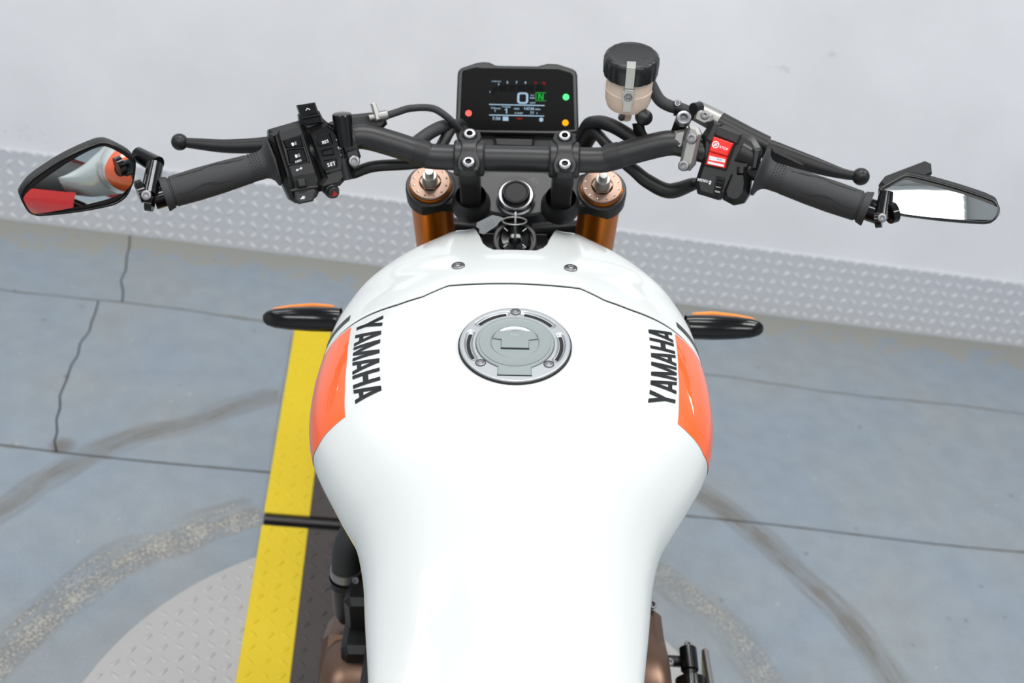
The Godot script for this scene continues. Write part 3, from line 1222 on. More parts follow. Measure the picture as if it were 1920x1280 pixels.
	lathe_part(lo, AX, [Vector2(0.0205, -0.01), Vector2(0.0195, 0.001), Vector2(0.0165, 0.0025), Vector2(0.012, 0.0015), Vector2(0.0075, 0.0005), Vector2(0.007, 0.003), Vector2(0.0045, 0.0035), Vector2(0, 0.0035)], "lock_barrel", "gloss_black", lk, 40)
	for k in 4:
		var a := PI / 4 + TAU * k / 4
		b = MB.new()
		b.xf = Transform3D(tf.basis, lo).rotated_local(V(0, 0, 1), a)
		b.prism(v2([13, -0.4, 19, -0.4, 19, 0.4, 13, 0.4]), 1.0, 2.6)
		put(b, "position_mark", "print_white", lk)
	b = MB.new()
	b.xf = tf
	b.prism(v2([-40, -36, 40, -36, 42, -95, -42, -95]), -62, -40, 3)
	put(b, "lock_bracket", "engine_black", lk)


func dash() -> void:
	var d := part("instrument_display", bike, "black instrument display with lit warning lamps and a dark colour screen")
	var o := V(0.0, 1.0895, -1.4095)
	var fx := mmframe(o, V(1, 0, 0), V(0, 0.5563, 0.831))
	var k := 0.0952
	var turn := deg_to_rad(1.3)
	var zp := func(x: float, y: float) -> Vector2: return Vector2((x - 893) * k, -(y - 560) * k).rotated(turn)
	var poly := func(a: Array) -> Array:
		var q := []
		for i in range(0, a.size(), 2):
			q.append(zp.call(a[i], a[i + 1]))
		return q
	var b := MB.new()
	b.xf = fx
	b.prism(poly.call([62, 900, 90, 240, 108, 195, 145, 165, 350, 97, 430, 88, 510, 92, 590, 132, 640, 138, 1150, 146, 1200, 136, 1290, 112, 1420, 118, 1620, 182, 1668, 215, 1686, 265, 1703, 980, 1690, 1040, 1400, 1065, 400, 1045, 110, 1030]), -30, 0, 2.2)
	put(b, "housing", "black_plastic", d)
	b = MB.new()
	b.xf = fx
	b.prism(poly.call([120, 880, 148, 240, 165, 205, 330, 165, 400, 172, 1440, 190, 1600, 240, 1630, 280, 1648, 990, 1400, 1012, 400, 1000, 135, 985]), -0.6, 0.9, 0.4)
	put(b, "screen_glass", "screen_glass", d, "dark glossy screen")
	b = MB.new()
	b.xf = fx
	b.prism(poly.call([560, 1070, 1120, 1085, 1100, 1230, 590, 1215]), -34, -4, 3)
	put(b, "mount", "engine_black", d)
	b = MB.new()
	b.xf = fx
	b.prism(v2([-70, -44, 70, -44, 60, -78, -60, -78]), -40, -18, 3)
	put(b, "mount_bracket", "engine_black", d)
	for q in [[235, 775, "lamp_red"], [165, 925, "lamp_red"], [1533, 563, "lamp_green"], [1525, 905, "lamp_amber"]]:
		var p: Vector2 = zp.call(q[0], q[1])
		var w := MB.new()
		w.xf = fx
		w.lathe(V(p.x, p.y, 0.9), V(0, 0, 1), [Vector2(4.0, 0), Vector2(3.7, 0.35), Vector2(0, 0.5)], 24)
		put(w, "indicator_lamp", q[2], d)
	var at := func(x: float, y: float) -> Transform3D:
		var p: Vector2 = zp.call(x, y)
		return fx * Transform3D(Basis(V(0, 0, 1), deg_to_rad(0.1)), V(p.x, p.y, 0.95))
	var bar := func(a: Array, m: String, called := "display_bar") -> void:
		var w := MB.new()
		w.xf = fx
		w.prism(poly.call(a), 0.9, 0.98)
		put(w, called, m, d)
	bar.call([510, 652, 1248, 668, 1248, 682, 510, 666], "glow_white", "display_line")
	bar.call([510, 793, 1243, 809, 1243, 822, 510, 806], "glow_white", "display_line")
	# tachometer segments
	for s in 5:
		var x0: float = 640.0 + s * 122
		bar.call([x0, 400, x0 + 106, 402, x0 + 106, 492, x0, 490], "glow_dim", "tachometer_segment")
	bar.call([530, 500, 560, 450, 622, 405, 625, 470, 590, 490, 545, 530], "glow_dim", "tachometer_segment")
	for q in [["5", 755, 366, 3.2, "glow_white"], ["7", 875, 368, 3.2, "glow_white"], ["9", 995, 371, 3.2, "glow_white"], ["3", 636, 392, 2.6, "glow_white"], ["1", 522, 492, 2.4, "glow_white"], ["x1000r/min", 605, 352, 1.5, "glow_white"], ["11", 1130, 373, 2.4, "glow_red"], ["12", 1235, 378, 3.0, "glow_red"], ["mPH", 1088, 640, 2.2, "glow_white"], ["D-3", 1085, 540, 2.0, "glow_white"], ["PWR", 1085, 575, 2.0, "glow_white"], ["N", 1197, 560, 7.4, "glow_green"], ["TCS", 560, 708, 2.2, "glow_white"], ["mode", 625, 712, 1.9, "glow_white"], ["1", 588, 745, 3.0, "glow_white"], ["P-mode", 740, 692, 2.0, "glow_white"], ["1", 738, 748, 6.4, "glow_white"], ["ODO", 876, 718, 2.2, "glow_white"], ["14738", 1040, 717, 3.4, "glow_white"], ["mile", 1155, 724, 2.2, "glow_white"], ["A.TEMP", 903, 777, 2.1, "glow_white"], ["77", 1080, 774, 3.2, "glow_white"], ["F", 1148, 779, 2.2, "glow_white"], ["7:58", 605, 847, 3.8, "glow_white"], ["TMP", 912, 850, 2.3, "glow_red"]]:
		words(q[0], at.call(q[1], q[2]), q[3], q[4], d, "display_text", 1.05)
	# big 0: rounded ring
	var ro := []
	var ri := []
	var zc: Vector2 = zp.call(957, 576)
	for c in [[1, 1], [-1, 1], [-1, -1], [1, -1]]:
		for s in 6:
			var a: float = PI / 2 * (s / 5.0) + [0.0, PI / 2, PI, PI * 1.5][[[1, 1], [-1, 1], [-1, -1], [1, -1]].find(c)]
			ro.append(V(zc.x + c[0] * 3.4 + cos(a) * 3.6, zc.y + c[1] * 3.6 + sin(a) * 3.6, 1.0))
			ri.append(V(zc.x + c[0] * 2.6 + cos(a) * 1.6, zc.y + c[1] * 3.2 + sin(a) * 1.8, 1.0))
	b = MB.new()
	b.xf = fx
	b.grid([ro, ri], true, V(0, 0, -50))
	put(b, "display_text", "glow_white", d)
	for q in [[1130, 500, 1268, 503, 1268, 511, 1130, 508], [1130, 606, 1268, 609, 1268, 617, 1130, 614], [1128, 506, 1137, 506, 1137, 612, 1128, 612]]:
		bar.call(q, "glow_green", "gear_frame")
	bar.call([690, 822, 766, 824, 766, 878, 690, 876], "glow_white", "display_badge")
	var pc: Vector2 = zp.call(1203, 863)
	b = MB.new()
	b.xf = fx
	b.lathe(V(pc.x, pc.y, 0.9), V(0, 0, 1), [Vector2(2.7, 0), Vector2(2.6, 0.1), Vector2(0, 0.1)], 20)
	put(b, "display_badge", "glow_white", d)


# ---------------------------------------------------------------- handlebar controls
const OL := Vector3(-0.232, 1.1031, -1.2058)
const OR_ := Vector3(0.232, 1.1031, -1.2058)


func blk(fx: Transform3D, pts: Array, z0: float, z1: float, bev: float, called: String, m: String, parent: Node3D, label := "") -> MeshInstance3D:
	# pts given as (along, down) millimetres
	var b := MB.new()
	b.xf = fx
	var q := []
	for k in range(0, pts.size(), 2):
		q.append(Vector2(pts[k], -pts[k + 1]))
	b.prism(q, z0, z1, bev)
	return put(b, called, m, parent, label)


func lp(fx: Transform3D, a: float, d: float, z: float, turn := 0.0) -> Transform3D:
	return fx * Transform3D(Basis(V(0, 0, 1), deg_to_rad(turn)), V(a, -d, z))


func grip(s: float, fx: Transform3D) -> void:
	var g := part("grip", bike, "ribbed dark rubber grip on the left" if s < 0 else "ribbed dark rubber grip on the right")
	var prof := [[41, 11], [41, 26.5], [42.5, 27.5], [44, 26.5], [46, 21], [50, 17.0], [54, 15.6], [69, 15.4], [69.6, 15.9], [74, 16.0], [100, 17.2], [125, 17.6], [150, 17.0], [154.2, 16.9], [154.8, 15.7], [156.5, 15.7], [157.2, 17.4], [160, 18.0], [163.5, 19.2], [165, 18.8], [165, 11]]
	var b := MB.new()
	b.xf = fx
	var pr := []
	for q in prof:
		pr.append(Vector2(q[1], q[0]))
	var ax := V(s, 0, 0)
	b.lathe(V(0, 0, 0), ax, pr, 40)
	put(b, "grip_rubber", "rubber", g)
	# fine decorative lines on the rubber
	for l in [[[74, 48], [92, 50], [100, 60], [112, 62], [120, 52], [152, 56]], [[84, 52], [94, 54], [101, 63], [111, 65]], [[90, -22], [108, -20], [116, -10], [128, -9], [136, -18], [153, -16]], [[104, -16], [114, -6], [127, -5]]]:
		var path := []
		for k in l.size() - 1:
			for e in 6:
				var f := e / 6.0
				var h := lerpf(l[k][0], l[k + 1][0], f)
				var a := deg_to_rad(lerpf(l[k][1], l[k + 1][1], f))
				var r := lin([69, 74, 100, 125, 150, 155], [15.9, 16.0, 17.2, 17.6, 17.0, 16.9], h)
				path.append(V(s * h, sin(a) * r, cos(a) * r))
		var w := MB.new()
		w.xf = fx
		w.sweep(path, 0.42, 6)
		put(w, "moulded_line", "groove", g)
	# dotted band next to the flange
	var w := MB.new()
	w.xf = fx
	for i in 4:
		for j in 9:
			var a := deg_to_rad(-40 + j * 14 + (7 if i % 2 else 0))
			w.box(V(s * (57 + i * 3.2), sin(a) * 15.5, cos(a) * 15.5), V(1.3, 1.3, 0.7))
	put(w, "dotted_band", "groove", g)


func left_pod() -> void:
	var fx := mmframe(OL, V(0.9131, 0.1589, -0.3755), V(0.277, 0.434, 0.8573))
	var p := part("left_switch_housing", bike, "black left switch housing with white printed buttons")
	grip(-1.0, fx)
	blk(fx, [-36, -35, -2, -35, 4, -33, 4, 36, -8, 50, -15, 53, -32, 51, -38, 44, -40, 28, -39, -26], -24, 14, 7, "housing_body", "black_plastic", p)
	blk(fx, [-37, -30, -26, -31, -27, 30, -34, 47, -38, 42, -39.5, 20, -38.5, -24], 2, 17, 4, "housing_rim", "black_plastic", p)
	blk(fx, [2, -22, 24, -26, 32, -16, 38, -4, 39, 10, 33, 38, 20, 46, -4, 46, -4, 38, 4, 32], -22, 15, 5, "housing_body", "black_plastic", p)
	blk(fx, [-2, -34, 22, -35, 30, -22, 6, -18], -20, 10, 5, "housing_shoulder", "black_plastic", p)
	# headlamp rocker
	blk(fx, [-28.5, -21.5, -4, -21.5, -4.5, 12, -30, 9], 12, 16.5, 1.2, "button_frame", "black_plastic", p)
	var k := blk(fx, [-26.5, -19, -6, -19.3, -6.5, -6, -25.5, -9.5], 15, 19.5, 1.2, "rocker_button", "gloss_black", p)
	blk(fx, [-25.3, -8.5, -6.7, -5, -7, 10, -27.5, 7], 14, 18.0, 1.2, "rocker_button", "gloss_black", p)
	for q in [[-15.9, -12.2, 19.6], [-16.2, 1.2, 18.1]]:
		shape2([[-2.6, -1.3, -1.6, -1.9, -0.4, -1.6, 0.3, 0, -0.4, 1.6, -1.6, 1.9, -2.6, 1.3], [0.8, 1.5, 3.0, 1.5, 3.0, 1.1, 0.8, 1.1], [0.8, 0.2, 3.0, 0.2, 3.0, -0.2, 0.8, -0.2], [0.8, -1.1, 3.0, -1.1, 3.0, -1.5, 0.8, -1.5]], lp(fx, q[0], q[1], q[2], 2) * Transform3D(Basis.from_scale(V(-1, 1, 1)) if false else Basis(), Vector3.ZERO), 0.1, "print_white", p, "headlamp_mark")
	words("PASS", lp(fx, -17, 7.0, 18.05, 4), 2.3, "print_white", p)
	shape2([[-4.2, 0, -2.0, 1.7, -2.0, 0.7, -0.4, 0.7, -0.4, -0.7, -2.0, -0.7, -2.0, -1.7], [4.2, 0, 2.0, -1.7, 2.0, -0.7, 0.4, -0.7, 0.4, 0.7, 2.0, 0.7, 2.0, 1.7]], lp(fx, -18.5, 15.6, 14.1, 8), 0.1, "print_white", p, "turn_arrows")
	# turn signal slider in its slot
	blk(fx, [-34, 20, -3, 24, -5, 38, -36, 33], 13.2, 14.3, 0.2, "slider_slot", "gap_black", p)
	blk(fx, [-25, 26, -16, 27, -16.5, 36, -26, 34.5], 13, 22, 1.4, "turn_slider", "black_plastic", p)
	blk(fx, [-35, 33.5, -4, 38.5, -5, 41, -36, 37], 12, 17, 1.0, "housing_ledge", "black_plastic", p)
	# horn
	blk(fx, [-31.5, 39, -10, 41, -9, 45, -15, 53.5, -31, 52, -34, 46], 10, 19, 2, "horn_button", "rubber", p)
	shape2([[-2.6, 0.7, -1.2, 0.7, 1.4, 2.0, 1.4, -2.0, -1.2, -0.7, -2.6, -0.7], [2.0, 1.4, 2.6, 1.2, 2.6, -1.2, 2.0, -1.4]], lp(fx, -25, 46.5, 19.1, 12), 0.1, "print_white", p, "horn_mark")
	# hazard switch
	var b := MB.new()
	b.xf = fx
	b.lathe(V(8.5, -47, 4), V(0.1, -0.35, 1), [Vector2(8.2, -14), Vector2(8.2, 8), Vector2(7.0, 9.5), Vector2(6.4, 9.5), Vector2(6.2, 14), Vector2(5.5, 14.8), Vector2(0, 14.8)], 28)
	put(b, "hazard_button", "black_plastic", p)
	var hf := fx * Transform3D(Basis(V(1, 0, 0), deg_to_rad(19)), V(10.0, -52.3, 19.0))
	shape2([[-3.4, -2.4, 3.4, -2.4, 2.6, -1.5, -2.2, -1.5], [3.4, -2.4, 0, 3.6, -0.1, 2.1, 2.4, -1.9], [-3.4, -2.4, -2.4, -1.9, 0.1, 2.1, 0, 3.6], [-1.1, -1, 1.1, -1, 0, 1.1]], hf, 0.12, "print_red", p, "hazard_mark")
	# cruise panel
	blk(fx, [3.5, -18.5, 25, -22, 31, -14, 34, -4, 33, 12, 27, 30, 7, 30, 5, 10], 12, 17.5, 1.6, "button_frame", "gloss_black", p)
	blk(fx, [8.5, -15, 25.5, -13, 25.5, 1, 8.5, -1.5], 15, 20.5, 1.6, "cruise_button", "gloss_black", p)
	blk(fx, [10, 3.2, 24, 3.4, 23.4, 12, 10, 10], 15, 18.8, 1.4, "cruise_button", "gloss_black", p)
	blk(fx, [9.3, 14, 24, 15.6, 22.6, 26, 8, 25], 15, 20.5, 1.6, "cruise_button", "gloss_black", p)
	words("RES", lp(fx, 17.5, -4.6, 20.6, 2), 3.3, "print_white", p)
	words("SET", lp(fx, 16.3, 20.5, 20.6, -3), 4.0, "print_white", p)
	words("+", lp(fx, 30.6, -3.2, 17.6), 2.6, "print_white", p)
	words("TC", lp(fx, 31.0, 6.0, 17.6), 2.8, "print_white", p)
	words("-", lp(fx, 30.0, 13.6, 17.6), 2.6, "print_white", p)
	# mode switch on top
	blk(fx, [-1.5, -33, 0, -42, 20, -42, 23, -38, 25, -24, 3, -22], -4, 13, 2.5, "mode_switch_base", "black_plastic", p)
	blk(fx, [1, -35.5, 21.5, -34, 20.5, -25, 2.5, -27.5], 8, 17.5, 1.5, "mode_button", "gloss_black", p)
	blk(fx, [0.2, -51, 20.5, -48.5, 20.8, -35.5, 0.5, -37], 6, 19, 1.8, "mode_button", "gloss_black", p)
	shape2([[-2.7, -1.1, 0, 1.2, 0, 0.2, -2.2, -1.7], [2.7, -1.1, 2.2, -1.7, 0, 0.2, 0, 1.2]], lp(fx, 10.2, -44.0, 19.05, -4), 0.1, "print_white", p, "up_mark")
	# lower bump with a screw boss
	tube([fx * V(31, -18, 12), fx * V(29, -42, 10)], 0.0062, "screw_boss", "black_plastic", p, 16)
	# perch clamp, plug for the mirror thread, clutch lever
	var c := part("clutch_perch", bike, "black clutch lever perch with a capped mirror mount")
	b = MB.new()
	b.xf = fx
	b.lathe(V(36, 0, 0), V(1, 0, 0), [Vector2(14, 0), Vector2(19, 0), Vector2(19.5, 1), Vector2(19.5, 15), Vector2(18.5, 16), Vector2(14, 16)], 36)
	put(b, "clamp_ring", "satin_black", c)
	tube([fx * V(38.5, -6, 14), fx * V(43.5, 24, 20), fx * V(44.2, 27.5, 21)], [0.0088, 0.0109, 0.0109], "mirror_mount_plug", "gloss_black", c, 28)
	var tp := MB.new()
	var pa := fx.basis * V(0.7, 3.5, 1.0)
	tp.lathe(fx * V(44.2, 27.5, 21), pa, [Vector2(0.0109, -0.0006), Vector2(0.0103, 0.0012), Vector2(0.008, 0.0019), Vector2(0, 0.0022)], 28)
	put(tp, "plug_top", "gloss_black", c)
	hexbolt(fx * V(42, -24.5, 16), fx.basis.z, 0.0066, 0.004, "perch_bolt", c)
	blk(fx, [36, 8, 52, 10, 52, 22, 44, 30, 34, 24], 0, 14, 3, "clamp_ear", "satin_black", c)
	blk(fx, [30, -24, 58, -26, 80, -22, 96, -18, 96, -4, 88, 0, 60, -6, 36, -4], -30, -8, 4, "perch_body", "satin_black", c)
	# cable adjuster and cable
	tube([fx * V(76, 16, -2), fx * V(90, 15, -2)], 0.0038, "cable_nut", "cast_silver", c, 14)
	blk(fx, [82.5, -31, 88, -31, 89, -11, 82, -11], -6, 3, 1.2, "cable_adjuster", "zinc", c, "pale metal cable adjuster")
	tube([fx * V(86, 15, -2), fx * V(97, 14, -2)], 0.0056, "cable_ferrule", "cast_silver", c, 16)
	# lever
	var lv := part("clutch_lever", bike, "dark clutch lever with a ball end")
	var l0 := V(-0.391, 1.0888, -1.2542)
	var lpth := curve([V(-0.2200, 1.100, -1.262), V(-0.255, 1.0945, -1.2575), V(-0.29, 1.0875, -1.2545), V(-0.335, 1.0850, -1.2535), V(-0.37, 1.0870, -1.254), l0], 6)
	var lr := []
	for i in lpth.size():
		lr.append(lin([0, 8, 16, 24, 30], [0.0105, 0.0102, 0.0086, 0.0066, 0.005], i))
	tube(lpth, lr, "lever_blade", "lever_black", lv, 18, "", 0.72, V(0, 0.43, 0.9))
	b = MB.new()
	b.ball(l0, 0.0098)
	put(b, "lever_ball", "lever_black", lv)


func right_pod() -> void:
	var fx := mmframe(OR_, V(0.9131, -0.1589, 0.3755), V(-0.2772, 0.4336, 0.8574))
	var p := part("right_switch_housing", bike, "black right switch housing with a red stop switch")
	grip(1.0, fx)
	blk(fx, [-27, -37, -18, -36, 9, -35, 24, -33, 34, -25, 32, 0, 30, 20, 22, 32, 10, 44, -14, 45, -21, 34, -22, 10, -32, -18], -22, 13, 5, "housing_body", "black_plastic", p)
	blk(fx, [-25, -37, -14, -36, -16, -10, -27, -14], -8, 17, 3, "housing_rib", "black_plastic", p)
	blk(fx, [-19.5, -33, 10, -32, 9.5, -20, -18, -21.5], 8, 17, 1.5, "top_panel", "satin_black", p)
	blk(fx, [7, -33, 22, -33, 31, -27, 33, -8, 37, 14, 40, 27, 37.5, 38, 28, 44, 15, 42, 9, 30], -18, 11, 6, "housing_block", "black_plastic", p)
	blk(fx, [13, 10, 29, 4, 35, 16, 37, 27, 34, 37, 27, 41, 17, 40, 12, 32], 8, 16, 4, "housing_foot", "black_plastic", p)
	var b := MB.new()
	b.xf = fx
	b.sweep([V(12, 14, 6), V(34, 11, 1)], [14.0, 12.5], 24)
	put(b, "throttle_drum", "black_plastic", p)
	blk(fx, [27, -22, 36, -24, 40, -2, 33, 2], -6, 17, 2.5, "cable_guide", "satin_black", p)
	tube([fx * V(22, -1, 15), fx * V(24, -8, 15)], 0.0045, "drum_screw", "black_plastic", p, 14)
	# red stop switch
	blk(fx, [-19.5, -22, 7.5, -22, 8, 11, -17.5, 13.5], 10, 15.5, 1.0, "switch_frame", "gap_black", p)
	var r := blk(fx, [-17.7, -20, 5.5, -19.8, 4.2, -4.6, -16.8, -3.6], 14, 20.5, 1.2, "stop_rocker", "switch_red", p, "red stop rocker")
	blk(fx, [-16.8, -3.3, 4.2, -4.3, 5.9, 8.6, -15.3, 11.3], 14, 18.6, 1.0, "run_rocker", "switch_red", p, "red run rocker with white strips")
	b = null
	words("STOP", lp(fx, -2.6, -11.6, 20.55, -1), 2.9, "print_white", p)
	for q in [[4.0, 2.9], [1.7, 0.9]]:
		var ring := MB.new()
		ring.xf = lp(fx, -12.4, -12.4, 20.5)
		ring.lathe(V(0, 0, 0), V(0, 0, 1), [Vector2(q[0], 0), Vector2(q[0], 0.1), Vector2(q[1], 0.1), Vector2(q[1], 0)], 24)
		put(ring, "stop_mark", "print_white", p)
	shape2([[-3.0, -2.4, -2.4, -3.0, 3.0, 2.4, 2.4, 3.0]], lp(fx, -12.4, -12.4, 20.52), 0.1, "print_white", p, "stop_mark")
	blk(fx, [-15, 1.0, 3.2, -1.0, 3.9, 2.8, -14, 5.6], 18, 18.85, 0.1, "run_strip", "print_white", p)
	blk(fx, [-14.2, 7.2, 3.6, 5.2, 4.3, 7.6, -13.7, 9.8], 18, 18.85, 0.1, "run_strip", "print_white", p)
	words("RUN", lp(fx, -3.0, 1.6, 18.9, 6), 1.9, "tag_grey", p)
	# menu wheel
	words("MENU", lp(fx, -13.0, 29.0, 13.05, 8), 3.0, "print_white", p)
	shape2([[0, 2.6, 1.7, 0.6, 0.6, 0.6, 0.6, -0.6, 1.7, -0.6, 0, -2.6, -1.7, -0.6, -0.6, -0.6, -0.6, 0.6, -1.7, 0.6]], lp(fx, -4.6, 28.6, 13.05, 5), 0.1, "print_white", p, "menu_arrow")
	blk(fx, [-0.5, 19, 10, 18, 12.5, 39, 3, 41], 11, 14, 0.6, "wheel_slot", "gap_black", p)
	b = MB.new()
	b.xf = fx * Transform3D(Basis(V(0, 0, 1), deg_to_rad(7)), V(6.2, -29, 10.5))
	var wl := []
	for k in 40:
		var a := TAU * k / 40
		wl.append(Vector2(cos(a), sin(a)) * (10.2 if k % 2 else 8.8))
	b.xf = b.xf * Transform3D(Basis(V(0, 1, 0), PI / 2), V(-3, 0, 0))
	b.prism(wl, 0, 6.5, 0.4, 2.0)
	put(b, "menu_wheel", "gloss_black", p, "black ribbed thumb wheel")
	# silver master cylinder
	var c := part("brake_master_cylinder", bike, "bare silver brake master cylinder")
	blk(fx, [-49, -24, -38, -24, -31.5, -18, -27.5, 15, -31, 24, -43, 26, -45, 10], 2, 19, 3.5, "bar_clamp", "cast_silver", c)
	hexbolt(fx * V(-39.8, 10.5, 19), fx.basis.z, 0.0062, 0.003, "clamp_bolt", c)
	hexbolt(fx * V(-37.8, -20.5, 19), fx.basis.z, 0.0062, 0.003, "clamp_bolt", c)
	blk(fx, [-62, -12, -49, -20, -46, 2, -50, 6, -60, 2], -6, 14, 3, "clamp_half", "cast_silver", c)
	tube([fx * V(-54, 42, -22), fx * V(-22, 37, -20)], [0.0115, 0.0125], "cylinder_body", "cast_silver", c, 28)
	tube([fx * V(-24, 38, -22), fx * V(12, 33, -24), fx * V(36, 30, -28)], [0.0118, 0.0110, 0.011], "lever_pivot", "satin_black", c, 20)
	blk(fx, [-50, -44, -30, -42, -26, -34, -34, -28, -48, -30], -14, 4, 3, "cylinder_boss", "cast_silver", c)
	hexbolt(fx * V(-37, 39, 3), fx.basis.z, 0.005, 0.0025, "boss_bolt", c)
	hexbolt(fx * V(-56.8, 27.5, 14), fx.basis * V(0.1, 0.5, 1), 0.0088, 0.005, "bracket_bolt", c, "silver", "large silver bolt head")
	tube([fx * V(-47, 46, -6), fx * V(-52, 42, 4)], 0.0062, "banjo_fitting", "engine_black", c, 14)
	# brake lever
	var lv := part("brake_lever", bike, "dark ribbed brake lever with a ball end")
	var l1 := V(0.3992, 1.0692, -1.2411)
	var path := curve([V(0.262, 1.103, -1.258), V(0.300, 1.0915, -1.2545), V(0.345, 1.0790, -1.2485), V(0.378, 1.0715, -1.243), l1], 7)
	var lr := []
	for i in path.size():
		lr.append(lin([0, 7, 14, 21, 28], [0.0120, 0.0118, 0.0095, 0.0062, 0.0045], i))
	tube(path, lr, "lever_blade", "lever_black", lv, 18, "", 0.6, V(0, 0.43, 0.9))
	blk(fx, [43, -29, 82, -24, 82, -20, 44, -24], -36, -24, 1.5, "lever_rib", "lever_black", lv)
	b = MB.new()
	b.ball(l1, 0.0102)
	put(b, "lever_ball", "lever_black", lv)
	reservoir(fx)


func reservoir(fx: Transform3D) -> void:
	var r := part("brake_fluid_reservoir", bike, "translucent cream fluid reservoir with a black screw cap")
	var top := V(0.1255, 1.2037, -1.2590)
	var ax := V(0, 0.985, 0.17).normalized()
	lathe_part(top, ax, [Vector2(0.010, -0.072), Vector2(0.018, -0.0675), Vector2(0.0235, -0.064), Vector2(0.0262, -0.056), Vector2(0.0266, -0.044), Vector2(0.0272, -0.0435), Vector2(0.0272, -0.0415), Vector2(0.0264, -0.041), Vector2(0.0258, -0.02), Vector2(0.0258, -0.016)], "cup", "cup_plastic", r, 44, "cream translucent cup")
	lathe_part(top, ax, [Vector2(0.0, -0.0662), Vector2(0.016, -0.066), Vector2(0.0245, -0.056), Vector2(0.0250, -0.03), Vector2(0, -0.0295)], "fluid", "cup_plastic", r, 32)
	var fr := mmframe(top, V(1, 0, 0), ax)
	var rows := []
	for q in [[29.5, -24.5], [30.6, -23.5], [31.2, -10], [30.8, -4], [28.6, -1.2], [26.4, 0], [24.2, -0.3], [22, -1.2], [0.1, -1.2]]:
		var row := []
		for k in 96:
			var a := TAU * k / 96
			var sc: float = 0.9 * maxf(0.0, sin(a * 16)) if q[0] > 27 else 0.0
			row.append(V(cos(a) * (q[0] - sc), sin(a) * (q[0] - sc), q[1]))
		rows.append(row)
	var b := MB.new()
	b.xf = fr
	b.grid(rows, true, V(0, 0, -14))
	put(b, "screw_cap", "black_plastic", r, "black ribbed screw cap")
	for q in [[-12, 9, 20], [8, 11, -15], [14, -6, 40]]:
		words("MIN", fr * Transform3D(Basis(V(0, 0, 1), deg_to_rad(q[2])), V(q[0], q[1], -1.2)), 2.2, "black_plastic", r, "moulded_text")
	# retaining strap
	var d := V(-0.10, -0.17, 0.985)
	d = (d - ax * d.dot(ax)).normalized()
	var side := ax.cross(d).normalized()
	var sf := Transform3D(Basis(side * 0.001, ax * 0.001, d * 0.001), top)
	b = MB.new()
	b.xf = sf
	b.prism(v2([-4.9, -25, 4.9, -25, 4.9, 1.5, -4.9, 1.5]), 31.2, 32.2, 0.2)
	b.box(V(0, 1.0, 25.5), V(9.8, 1.0, 13.5), 0.2)
	b.box(V(0, -26.5, 30.3), V(9.8, 1.0, 4.6), 0.2)
	b.prism(v2([-4.9, -57, 4.9, -57, 4.9, -26, -4.9, -26]), 27.8, 28.8, 0.2)
	put(b, "strap", "zinc", r, "bent metal strap over the cap")
	b = MB.new()
	b.xf = sf
	b.prism(v2([-6.6, -46, 6.6, -46, 6.6, -31, -6.6, -31]), 27, 28.2, 0.3)
	put(b, "strap_plate", "zinc", r)
	hexbolt(sf * V(0, -38, 28.8), d, 0.0045, 0.002, "strap_screw", r)
	lathe_part(top + ax * -0.072, ax, [Vector2(0.006, -0.012), Vector2(0.007, 0.004)], "outlet", "cup_plastic", r, 18)
	hexbolt(top + ax * -0.078 + V(-0.006, 0, 0.008), d, 0.0042, 0.003, "outlet_clip", r)
	lathe_part(top + V(0.0185, -0.0705, 0.010), V(0.2, 0.3, 1), [Vector2(0.0085, -0.01), Vector2(0.0095, -0.004), Vector2(0.0088, 0.003), Vector2(0.005, 0.0055), Vector2(0, 0.006)], "bracket_knob", "black_plastic", r, 22)
	# bent black bracket down to the clamp bolt
	b = MB.new()
	var bp := [top + V(0.012, -0.079, 0.006), top + V(0.018, -0.094, 0.010), top + V(0.040, -0.104, 0.014), top + V(0.052, -0.094, 0.020), fx * V(-58, 27, 13)]
	b.sweep(curve(bp, 5), 0.0075, 4, true, 0.25, V(0, 0.8, -0.6))
	put(b, "bracket", "engine_black", r, "bent black bracket")
	hexbolt(top + V(0.046, -0.098, 0.019), V(0, 0.5, 0.85), 0.0058, 0.003, "bracket_bolt", r)
	tube(curve([top + ax * -0.055 + V(0.022, 0.004, -0.015), V(0.1469, 1.1689, -1.2718), V(0.1595, 1.1515, -1.2601), V(0.172, 1.145, -1.2555), V(0.1869, 1.142, -1.2537), V(0.200, 1.138, -1.247)], 6), 0.0068, "fluid_hose", "rubber", r, 16, "black fluid hose")
	tube([V(0.178, 1.1432, -1.2545), V(0.1835, 1.1425, -1.254)], 0.0086, "hose_clip", "engine_black", r, 16)
	hexbolt(V(0.1795, 1.1505, -1.250), V(0, 0.5, 0.85), 0.004, 0.003, "hose_clip_screw", r)


func smooth2(a: Array) -> Array:
	# closed cubic through the corners, a little tightened
	var q := []
	var m := a.size()
	for i in m:
		for k in 4:
			var t := k / 4.0
			var p0: Vector2 = a[(i + m - 1) % m]
			var p1: Vector2 = a[i]
			var p2: Vector2 = a[(i + 1) % m]
			var p3: Vector2 = a[(i + 2) % m]
			var d := p1.distance_to(p2)
			var t1 := (p2 - p0) * (d / (p0.distance_to(p1) + d)) * 0.75
			var t2 := (p3 - p1) * (d / (p2.distance_to(p3) + d)) * 0.75
			q.append((2 * t * t * t - 3 * t * t + 1) * p1 + (t * t * t - 2 * t * t + t) * t1 + (3 * t * t - 2 * t * t * t) * p2 + (t * t * t - t * t) * t2)
	return q


